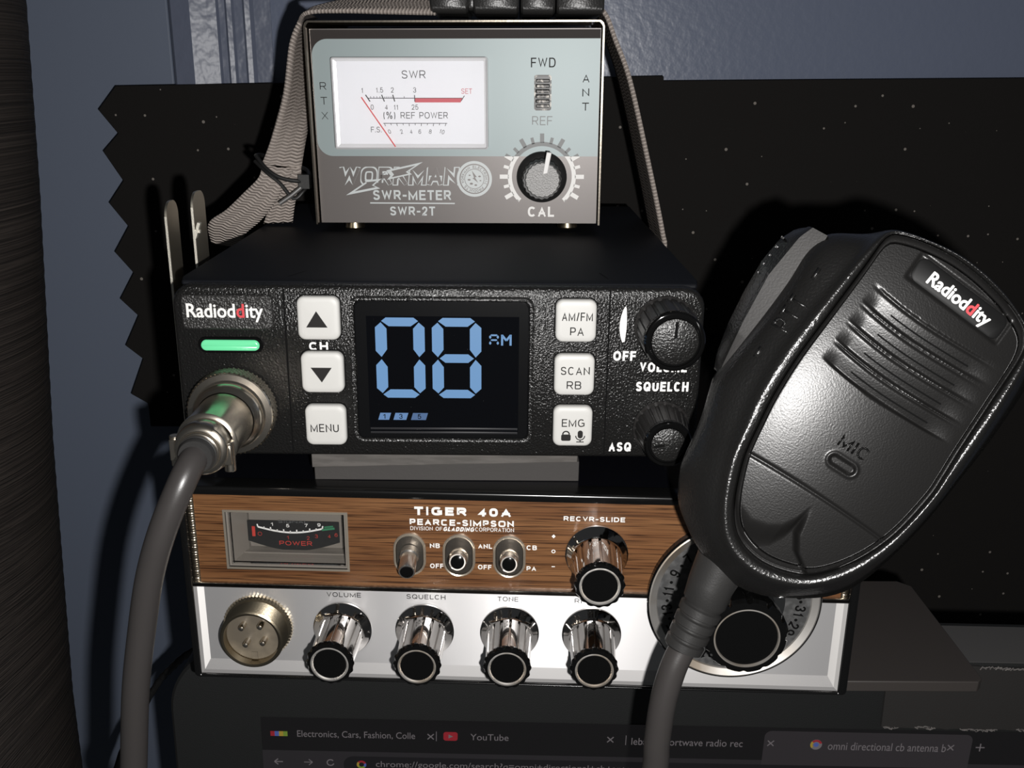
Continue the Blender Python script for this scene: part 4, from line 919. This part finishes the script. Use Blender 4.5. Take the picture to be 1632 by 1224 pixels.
b.tube([(-56.5, 93.6, 67.5), (-60, 92.8, 64.7), (-64.3, 92, 61.8)], .8, 10, 1)
tag(b.build('cable_tie', [TIE, mat('grey_nylon_tail', (.075, .072, .07), .4)]), 'black cable tie cinched around the left leg of the strap', 'cable tie')

# ================================================================== steel bracket at the radio's left side
t = thing('metal_bracket', 'shiny steel bracket with two upright ears beside the black radio', 'bracket', at(-84, 45, -9))
for x, z1, y0, y1 in ((-88, 68.6, 39, 50), (-79.4, 71.6, 38.6, 51)):
    b = MB(fm=lambda a, c, d_: (d_, a, c)); o2 = rrect(y0, y1, -9, z1, (0, 0, 4.5, 4.5), 8)
    b.loft([(o2, x-.35), (o2, x+.35)], 0); b.fm = MB().fm
    b.box(x-.36, x+.36, y0-.25, y0+.1, -8, z1-4.4, 1)
    if x > -80: b.add([], []); b.box(x+.3, x+1.9, y0-.1, y0+1.2, 59.3, 60.2, 1)
    if x > -80:
        k = len(b.v); b.v += [(x-.3, y0-.3, 57.5), (x+.5, y0-.3, 57.5), (x+2.2, y0-.3, 62.3), (x+1.3, y0-.3, 62.6), (x-.3, y0+1.5, 57.5), (x+.5, y0+1.5, 57.5), (x+2.2, y0+1.5, 62.3), (x+1.3, y0+1.5, 62.6)]
        for q in ((0, 1, 2, 3), (4, 7, 6, 5), (0, 4, 5, 1), (1, 5, 6, 2), (2, 6, 7, 3), (3, 7, 4, 0)): b.f.append(tuple(k+i for i in q)); b.m.append(1)
    b.build('ear', [STEEL, STEELEDGE], t, world=True, sharp=30)
b = MB(); b.box(-88.4, -79, 39, 51, -9.6, -8.8); b.build('base', STEEL, t, world=True)

# ================================================================== thin black wire at lower left
b = MB(); P = smooth_path([(-166, 92, -230), (-153, 95, -188), (-142, 98, -164), (-133, 100, -148.8), (-125.5, 98, -139.6), (-117, 97, -131.5), (-104, 96, -124), (-90, 100, -121), (-82, 110, -110)], 10)
b.tube(P, [1.55+.12*math.sin(i*1.7) for i in range(len(P))], 12)
tag(b.build('wire', mat('black_wire', (.008, .008, .008), .35, bump=(1200, .8, .3, one))), 'thin black wire curving behind the thick cord at lower left', 'wire')

# ================================================================== hand microphone with its cord and plug
Om = Vector((100.3834, -49.1517, 31.2564)); n_ = Vector((-.2762, -.9184, .2833)).normalized(); v_ = Vector((.5268, .1019, .8438)); v_ = (v_-n_*v_.dot(n_)).normalized(); u_ = v_.cross(n_)
mm = Matrix(((u_.x, v_.x, n_.x, Om.x), (u_.y, v_.y, n_.y, Om.y), (u_.z, v_.z, n_.z, Om.z), (0, 0, 0, 1)))
Mi = thing('hand_microphone', 'black hand microphone hanging at right, its grey cord plugged into the black radio', 'microphone', mm)
MF = lambda a, c, d_: (a, c, d_)
OUT = [(-30.6, 27.5), (-30, 31.6), (-27.6, 35.2), (-20.46, 39.22), (-15.23, 43.14), (-6.68, 44.97), (1.03, 45.81), (8.4, 45.0), (13.62, 43.6), (17.5, 41.97), (22.4, 39.72), (27.2, 36.8), (29.9, 31), (30.9, 22.37), (31.19, 10.8), (30.89, .99), (30.51, -10.7), (29.07, -22.4), (26.44, -33.64), (22.54, -40.31), (16.8, -45.26), (9.85, -49.74), (1.78, -51.82), (-5.6, -50.69), (-12.33, -48.4), (-19.76, -43.54), (-22.61, -40.16), (-25.85, -33.85), (-27.4, -25.18), (-28.6, -20.1), (-30.6, -13.7), (-31.6, -10.5), (-31.4, -5.32), (-30.9, 3.1), (-30.4, 11.86), (-30.2, 20.96)]
INN = [(-16.27, 40.5), (-16.2, 38), (-16.3, 30.5), (-16.73, 18.06), (-17.12, 5.03), (-16.61, -5.59), (-15.55, -13.29), (-14.13, -21.37), (-11.95, -27.67), (-9.6, -32.8), (-6.3, -37.6), (-2.07, -40.4), (4.44, -41.3), (12.03, -39.2), (16.87, -35.44), (21.71, -27.82), (25.03, -18.22), (26.4, -6.41), (26.2, -.39), (25.6, 7.21), (24.9, 20.89), (24.3, 32.8), (22.9, 37.13), (19.61, 39.5), (15.43, 41.2), (11.16, 42.3), (5.65, 43.4), (-.9, 43.9), (-7.03, 43.4), (-12.17, 42.3)]
def sm(a, b_, x): t_ = max(0, min(1, (x-a)/(b_-a))); return t_*t_*(3-2*t_)
NA = 240; C0 = (4.0, 0.0)
def polar(pts):
    P = [Vector((p[0]-C0[0], p[1]-C0[1], 0)) for p in pts]; n = len(P); D = []
    for i in range(n):
        a, bb, c, d_ = P[i-1], P[i], P[(i+1) % n], P[(i+2) % n]
        for j in range(12):
            t_ = j/12; q = .5*((2*bb)+(c-a)*t_+(2*a-5*bb+4*c-d_)*t_*t_+(3*bb-a-3*c+d_)*t_**3); D.append((math.atan2(q.y, q.x) % (2*math.pi), q.length))
    D.sort(); D = [(D[-1][0]-2*math.pi, D[-1][1])]+D+[(D[0][0]+2*math.pi, D[0][1])]; out = []
    k = 0
    for i in range(NA):
        th = 2*math.pi*i/NA
        while D[k+1][0] < th: k += 1
        (a0, r0), (a1, r1) = D[k], D[k+1]; out.append(r0+(r1-r0)*((th-a0)/max(a1-a0, 1e-9)))
    for _ in range(2): out = [(out[i-1]+2*out[i]+out[(i+1) % NA])/4 for i in range(NA)]
    return out
RO, RI = polar(OUT), polar(INN)
cs_ = [(math.cos(2*math.pi*i/NA), math.sin(2*math.pi*i/NA)) for i in range(NA)]
def dome(x, z): return 1.6-.15*(x-5)-((x-5)/26)**2*2.2-((z+2)/46)**2*2.2
b = MB(MF); rings = []
def ringf(fr, fw): return [(C0[0]+fr(i)*cs_[i][0], C0[1]+fr(i)*cs_[i][1], fw(i)) for i in range(NA)]
lay = []
for sc_, w0 in ((.55, -27.5), (.80, -27), (.90, -25.2), (.965, -22), (.995, -17), (1.0, -13), (1.0, -10.5)): lay.append(ringf(lambda i: RO[i]*sc_, lambda i: w0))
def drop(i, f):
    L_ = sm(.1, .5, -cs_[i][0])*(1-sm(.6, .95, abs(cs_[i][1]-.1))); f = max(0, f)
    return (1-L_)*10.5*f**2.3+L_*(4.6*f+5.9*f**6)
def rimh(s_, W):
    return dome(0, 0)*0-10.5*min(1, s_/W)**2.3+.9*math.exp(-((s_-1.6)/1.0)**2)-1.0*math.exp(-(s_/.5)**2)
for fr_ in (.97, .93, .88, .82, .75, .67, .58, .50, .45, .40, .36, .32, .28, .25, .22, .19, .16, .13, .10, .075, .05, .035, .02, -.03):
    def rr_(i, f=fr_): return RI[i]+f*(RO[i]-RI[i])
    def ww_(i, f=fr_):
        W = RO[i]-RI[i]; s_ = max(0, f*W); x = C0[0]+RI[i]*cs_[i][0]; z = C0[1]+RI[i]*cs_[i][1]
        return dome(x, z)*1.0+.2-drop(i, f)+1.1*math.exp(-((s_-2.6)/1.7)**2)-(1.1*math.exp(-(s_/.45)**2) if f >= 0 else 6.5)
    lay.append(ringf(rr_, ww_))
k = 0
for L in lay: b.v += L
for j in range(len(lay)-1):
    for i in range(NA):
        a = j*NA+i; c = j*NA+(i+1) % NA; b.f.append((a, c, c+NA, a+NA)); b.m.append(0)
b.f.append(tuple(reversed(range(NA)))); b.m.append(0); b.f.append(tuple((len(lay)-1)*NA+i for i in range(NA))); b.m.append(0)
b.build('housing', MIC_SOFT, Mi, sharp=60)
# front panel height field
def lerpt(T_, x):
    if x <= T_[0][0]: return T_[0][1]
    for (a, va), (b_, vb) in zip(T_, T_[1:]):
        if x <= b_: return va+(vb-va)*(x-a)/(b_-a)
    return T_[-1][1]
GR = [(27.6, 24.2, 22.3), (22.4, 18.9, 17.0), (17.0, 13.5, 11.7), (11.6, 8.1, 6.3)]
def panel_h(x, z, edge):
    h = dome(x, z)
    # four louvres: sharp upper lip, scoop rising again towards the lower edge
    xm = sm(-12.8, -8.5, x)*(1-sm(15, 23.5, x))
    bow = .010*(x-6)**2*(1 if x < 6 else .35)
    for zt in (27.2, 21.9, 16.6, 11.3):
        q = zt+bow*.55-z+.0*x
        if 0 < q < 5.3:
            h -= xm*(1.15*(q/5.3)**1.15*(1-sm(4.5, 5.3, q))+.5*math.exp(-((q-.35)/.4)**2)-.0)
    # embossed split line
    h -= .5*math.exp(-((z+19.9+.002*(x-5)**2)/.35)**2)*sm(0, 1.5, edge)
    # recess of the logo plate
    px, pz = x-5.4, z-36.2+.085*(x-5.4)
    if abs(px) < 13.2 and abs(pz) < 3.9:
        h -= .55*(1-sm(12.3, 13.1, abs(px)))*(1-sm(2.9, 3.7, abs(pz)))
    # microphone slot
    q = math.hypot(max(0, abs(x-5.7)-2.1), z+10.6); h -= .7*(1-sm(.8, 1.3, q)); h += .25*math.exp(-((q-1.7)/.4)**2)
    # valley sweeping from the split line down to the bottom rim
    zu = lerpt(((-14, -29), (-10, -31), (-4, -33.2), (0, -32), (2.75, -30), (4.5, -26.5), (5.5, -22.5), (8, -21.2), (30, -21)), x)
    xr = lerpt(((-44, 20), (-38, 15.5), (-34.4, 10.1), (-30.6, 7.6), (-25, 6.5), (-20, 6.0)), z)
    if z < -19.9: h -= 2.6*sm(0, 7.5, zu-z)*sm(0, 2.2, xr-x)*sm(0, .6, edge)
    if edge < 1.4: h -= 1.2*(1-edge/1.4)**2
    return h
NB = 3; b = MB(MF); NRG = 130
RI0, cs0, NA0 = RI, cs_, NA
NA = NA0*NB; RI = [RI0[i//NB]+(RI0[(i//NB+1) % NA0]-RI0[i//NB])*(i % NB)/NB for i in range(NA)]; cs_ = [(math.cos(2*math.pi*i/NA), math.sin(2*math.pi*i/NA)) for i in range(NA)]
fr = [0.004]+[((i/NRG)) for i in range(1, NRG-6)]+[.945, .958, .97, .98, .988, .994]
for f in fr:
    for i in range(NA):
        r = RI[i]*f; x, z = C0[0]+r*cs_[i][0], C0[1]+r*cs_[i][1]; b.v.append((x, z, panel_h(x, z, (1-f)*RI[i])))
for i in range(NA): b.v.append((C0[0]+RI[i]*.996*cs_[i][0], C0[1]+RI[i]*.996*cs_[i][1], -3))
NL = len(fr)+1
for j in range(NL-1):
    for i in range(NA):
        a = j*NA+i; c = j*NA+(i+1) % NA; b.f.append((a, a+NA, c+NA, c)); b.m.append(0)
b.f.append(tuple(range(NA))); b.m.append(0)
fpn = b.build('front_cover', MIC_FACE, Mi, sharp=180)
RI, cs_, NA = RI0, cs0, NA0
# speaker slits, MIC word, logo plate
b = flatm(MB(MF))
for zt in (27.2, 21.9, 16.6, 11.3):
    pts = [(x, zt-3.1+.0055*(x-6)**2*(1 if x < 6 else .35)) for x in [-5+i*1.0 for i in range(22)]]
    for p, q in zip(pts, pts[1:]):
        hh = [panel_h(p[0], p[1]-.25, 9)+.06, panel_h(q[0], q[1]-.25, 9)+.06, panel_h(q[0], q[1]+.15, 9)+.06, panel_h(p[0], p[1]+.15, 9)+.06]
        b.add([(p[0], p[1]-.25, hh[0]), (q[0], q[1]-.25, hh[1]), (q[0], q[1]+.15, hh[2]), (p[0], p[1]+.15, hh[3])], [(0, 1, 2, 3)])
b.build('speaker_slit', MARK, fpn)
b = MB(MF)
for k_, Q in stroke_text('MIC', 7.4, 3.1, .5): b.add([(5.6+x, -5.7+z, dome(5.6+x, -5.7+z)+.05+.02*k_) for x, z in Q], [(0, 1, 2, 3)]); b.build('raised_lettering', MIC_SOFT, fpn, solid=.5)
b = MB(MF); qf = lambda i, r, dz: [(x, z-.085*(x-5.4)) for x, z in rrect(-6.9+i, 17.7-i, 33.1+i, 39.3-i, r)]
k = len(b.v)
rg = [(qf(0, 2, 0), -.9), (qf(.1, 2, 0), -.15), (qf(.5, 1.8, 0), .05)]
nn = len(rg[0][0])
for o2, dz2 in rg: b.v += [(x, z, dome(x, z)+dz2) for x, z in o2]
for j in range(2):
    for i in range(nn): b.f.append((j*nn+i, j*nn+(i+1) % nn, (j+1)*nn+(i+1) % nn, (j+1)*nn+i)); b.m.append(0)
b.f.append(tuple(2*nn+i for i in range(nn))); b.m.append(0)
lp = b.build('name_plate', PLATEBLK, Mi, sharp=40)
b = flatm(MB(MF)); vs, fs, ms, nw, nh = text_geo('Radioddity', 0, 0, 1.0, (6,)); al = -.088
for q in range(9):
    e0, e1 = (0, 0) if q == 8 else (.13*math.cos(q*math.pi/4), .13*math.sin(q*math.pi/4))
    P_ = [(5.55+e0+x*16.6*math.cos(al)-y*4.0*math.sin(al), 35.55+e1+x*16.6*math.sin(al)+y*4.0*math.cos(al)) for x, y in vs]; b.add([(x, z, dome(x, z)+.10+.015*q) for x, z in P_], fs, ms)
b.build('logo', [INK_WHITE, INK_RED], lp)
# push-to-talk button
b = MB(MF); NP = 40; rows = []
for i in range(NP+1):
    t_ = i/NP; z = -8.6+(33.6+8.6)*t_
    ur = lerpt(((-9, -29.3), (6.5, -28.6), (20.5, -27.3), (33.5, -27.6)), z)
    ul = lerpt(((-9, -30.2), (-6.9, -31.0), (5.3, -32.9), (18.4, -34.2), (30, -33.1), (34, -31.6)), z)
    uo = lerpt(((-9, -32.4), (-5, -34.3), (3, -36.2), (12, -37.4), (21, -38), (27.8, -37.3), (32, -35.4), (34, -33)), z)
    if t_ > .97: z -= .0
    rows.append([(ur+1.2, z, -9), (ur, z, -4.2), (ul, z, -5.4), (ul-.9, z, -6.6), (uo, z, -11), (uo, z, -17), (uo+4, z, -19)])
k = 0
for r_ in rows: b.v += r_
for i in range(NP):
    for j in range(6): b.f.append((i*7+j, i*7+j+1, (i+1)*7+j+1, (i+1)*7+j)); b.m.append(1 if j == 1 else 0)
b.f.append(tuple(range(7))); b.m.append(0); b.f.append(tuple(reversed([NP*7+j for j in range(7)]))); b.m.append(0)
for i in range(5): b.box(-37.2, -36.4, 17.6+i*2.6, 18.1+i*2.6, -10.2, -9.4)
b.build('push_to_talk_button', [MIC_SOFT, PTT_LIT], Mi, sharp=35)
def hous(x, z):
    th = math.atan2(z-C0[1], x-C0[0]) % (2*math.pi); i = int(th/(2*math.pi)*NA) % NA; r = math.hypot(x-C0[0], z-C0[1]); f = (r-RI[i])/(RO[i]-RI[i]); s_ = f*(RO[i]-RI[i])
    return dome(C0[0]+RI[i]*cs_[i][0], C0[1]+RI[i]*cs_[i][1])+.2-drop(i, f)+1.1*math.exp(-((s_-2.6)/1.7)**2)
b = MB(MF)
for k_, Q in stroke_text('PTT', 9.0, 4.4, .6): b.add([(-24.2-z, 12.8+x, hous(-24.2-z, 12.8+x)+.1+.02*k_) for x, z in Q], [(0, 1, 2, 3)])
for (x, z) in ((-24.6, 24.0), (-25.4, 1.0)):
    b.add([(x-.35, z-1.5, hous(x-.35, z-1.5)+.1), (x+.35, z-1.5, hous(x+.35, z-1.5)+.1), (x+.35, z+1.5, hous(x+.35, z+1.5)+.1), (x-.35, z+1.5, hous(x-.35, z+1.5)+.1)], [(0, 1, 2, 3)])
b.build('raised_lettering', MIC_SOFT, Mi, solid=.6)
# clip on the back that hooks over the radio behind
b = MB(MF); b.box(4, 14, -6, 12, -34, -26); b.build('hanging_button', BLK_SATIN, Mi, bevel=1)
# strain relief
b = MB(); M_ = lambda u, v, w_: tuple(mm @ Vector((u, v, w_)))
P = [(-3.2, -49, -13), (-2.2, -56, -13), (-1.0, -60.5, -13), (-.9, -61.5, -13)]; rad = [6.8, 6.0, 5.7, 5.0]
for i in range(4): q = 62+i*3.2; g_ = -.8+.55*i; P += [(g_, -q, -13), (g_+.07, -q-.4, -13), (g_+.4, -q-2.4, -13), (g_+.48, -q-2.7, -13)]; rad += [4.9-.1*i, 5.6-.14*i, 5.5-.14*i, 4.8-.1*i]
b.tube([M_(*p) for p in P], rad, 28); b.build('strain_relief', RUBBER, Mi, world=True, sharp=40)
b = MB(); P = smooth_path([M_(.9, -70, -13), M_(1.35, -74.5, -13), (63.4, -46.6, -41.5), (61.3, -47.6, -50.6), (60.3, -48, -62.4), (60.0, -48, -74), (56, -48, -105), (40, -50, -140), (5, -52, -160), (-40, -52, -150), (-72, -50, -118), (-83.2, -46.5, -84), (-82.4, -45, -74.6), (-79.2, -45, -50), (-75.4, -45, -30.5), (-71.6, -45.5, -15), (-67.2, -45.5, -2.5), (-62.6, -43.5, 8.2), (-60.4, -39, 13.4), (-59.8, -33, 14.5)], 10)
b.tube(P, 3.55, 24); b.build('cord', CORD, Mi, world=True, sharp=180)
# plug
px, pz = -59.7, 14.6
b = MB(); N2 = 336
def kn(th, j, r): return r
rings_ = []
b.lathe(px, pz, [(11.6, .12), (12.2, .5), (12.3, .6)], N2, 0, cap1=False)
k = len(b.v); NDd = 24
for j in range(NDd+1):
    d_ = .6+4.8*j/NDd
    for i in range(N2):
        th = 2*math.pi*i/N2; kk = max(abs(math.sin(th*28+j*math.pi/8)), 0)*.5+max(abs(math.sin(th*28-j*math.pi/8)), 0)*.5
        r = 11.75+.75*kk; b.v.append((px+r*math.cos(th), -d_, pz+r*math.sin(th)))
for j in range(NDd):
    for i in range(N2): a = k+j*N2+i; c = k+j*N2+(i+1) % N2; b.f.append((a, c, c+N2, a+N2)); b.m.append(1)
b.lathe(px, pz, [(12.2, 5.4), (11.9, 5.9), (10.3, 6.2), (9.8, 6.8), (9.9, 8.2), (9.4, 9.2), (8.6, 10.2), (8.2, 10.8)], 96, 0, cap1=False)
b.lathe(px, pz, [(8.0, 10.6), (8.0, 12), (7.75, 25.5)], 96, 0, cap1=False)
b.lathe(px, pz, [(7.75, 25.4), (8.05, 25.6), (8.05, 27.6), (7.6, 28.0), (7.0, 28.2)], 96, 0, cap1=False)
pl = b.build('plug', [NICKEL, NICKEL_RG], Mi, world=True, sharp=35)
b = MB()
b.lathe(px, pz, [(6.9, 27.8), (7.1, 28.4), (7.3, 31.5), (6.9, 33.4), (6.0, 34.2), (5.4, 34.3), (5.3, 35.5)], 64, 0, lambda th, j, r: r*(1-.08*max(0, math.cos(2*th-.8))**2 if j in (1, 2) else 1))
b.box(px-8.2, px-6.0, -33, -29, pz-3.2, pz+2.6); b.box(px+5.6, px+7.6, -33, -29, pz-4.4, pz+.6)
b.tube([(px+6.6, -31, pz-6.6), (px+6.6, -31, pz+1.6)], 1.5, 18); b.tube([(px-7.2, -31, pz-5.2), (px-7.2, -31, pz+3.2)], 1.4, 18)
b.build('cable_clamp', NICKEL, pl_ if False else Mi, world=True, sharp=40, bevel=.2)
b = MB(); b.lathe(px, pz, [(5.2, 33.5), (5.1, 35), (4.9, 35.2), (4.95, 36.4), (4.7, 36.6), (4.7, 37.6), (4.3, 38.2)], 40, sh=(0, 0)); b.build('cable_sleeve', RUBBER, Mi, world=True, sharp=35)
for o in bpy.data.objects:
    if '_mi' in o: del o['_mi']
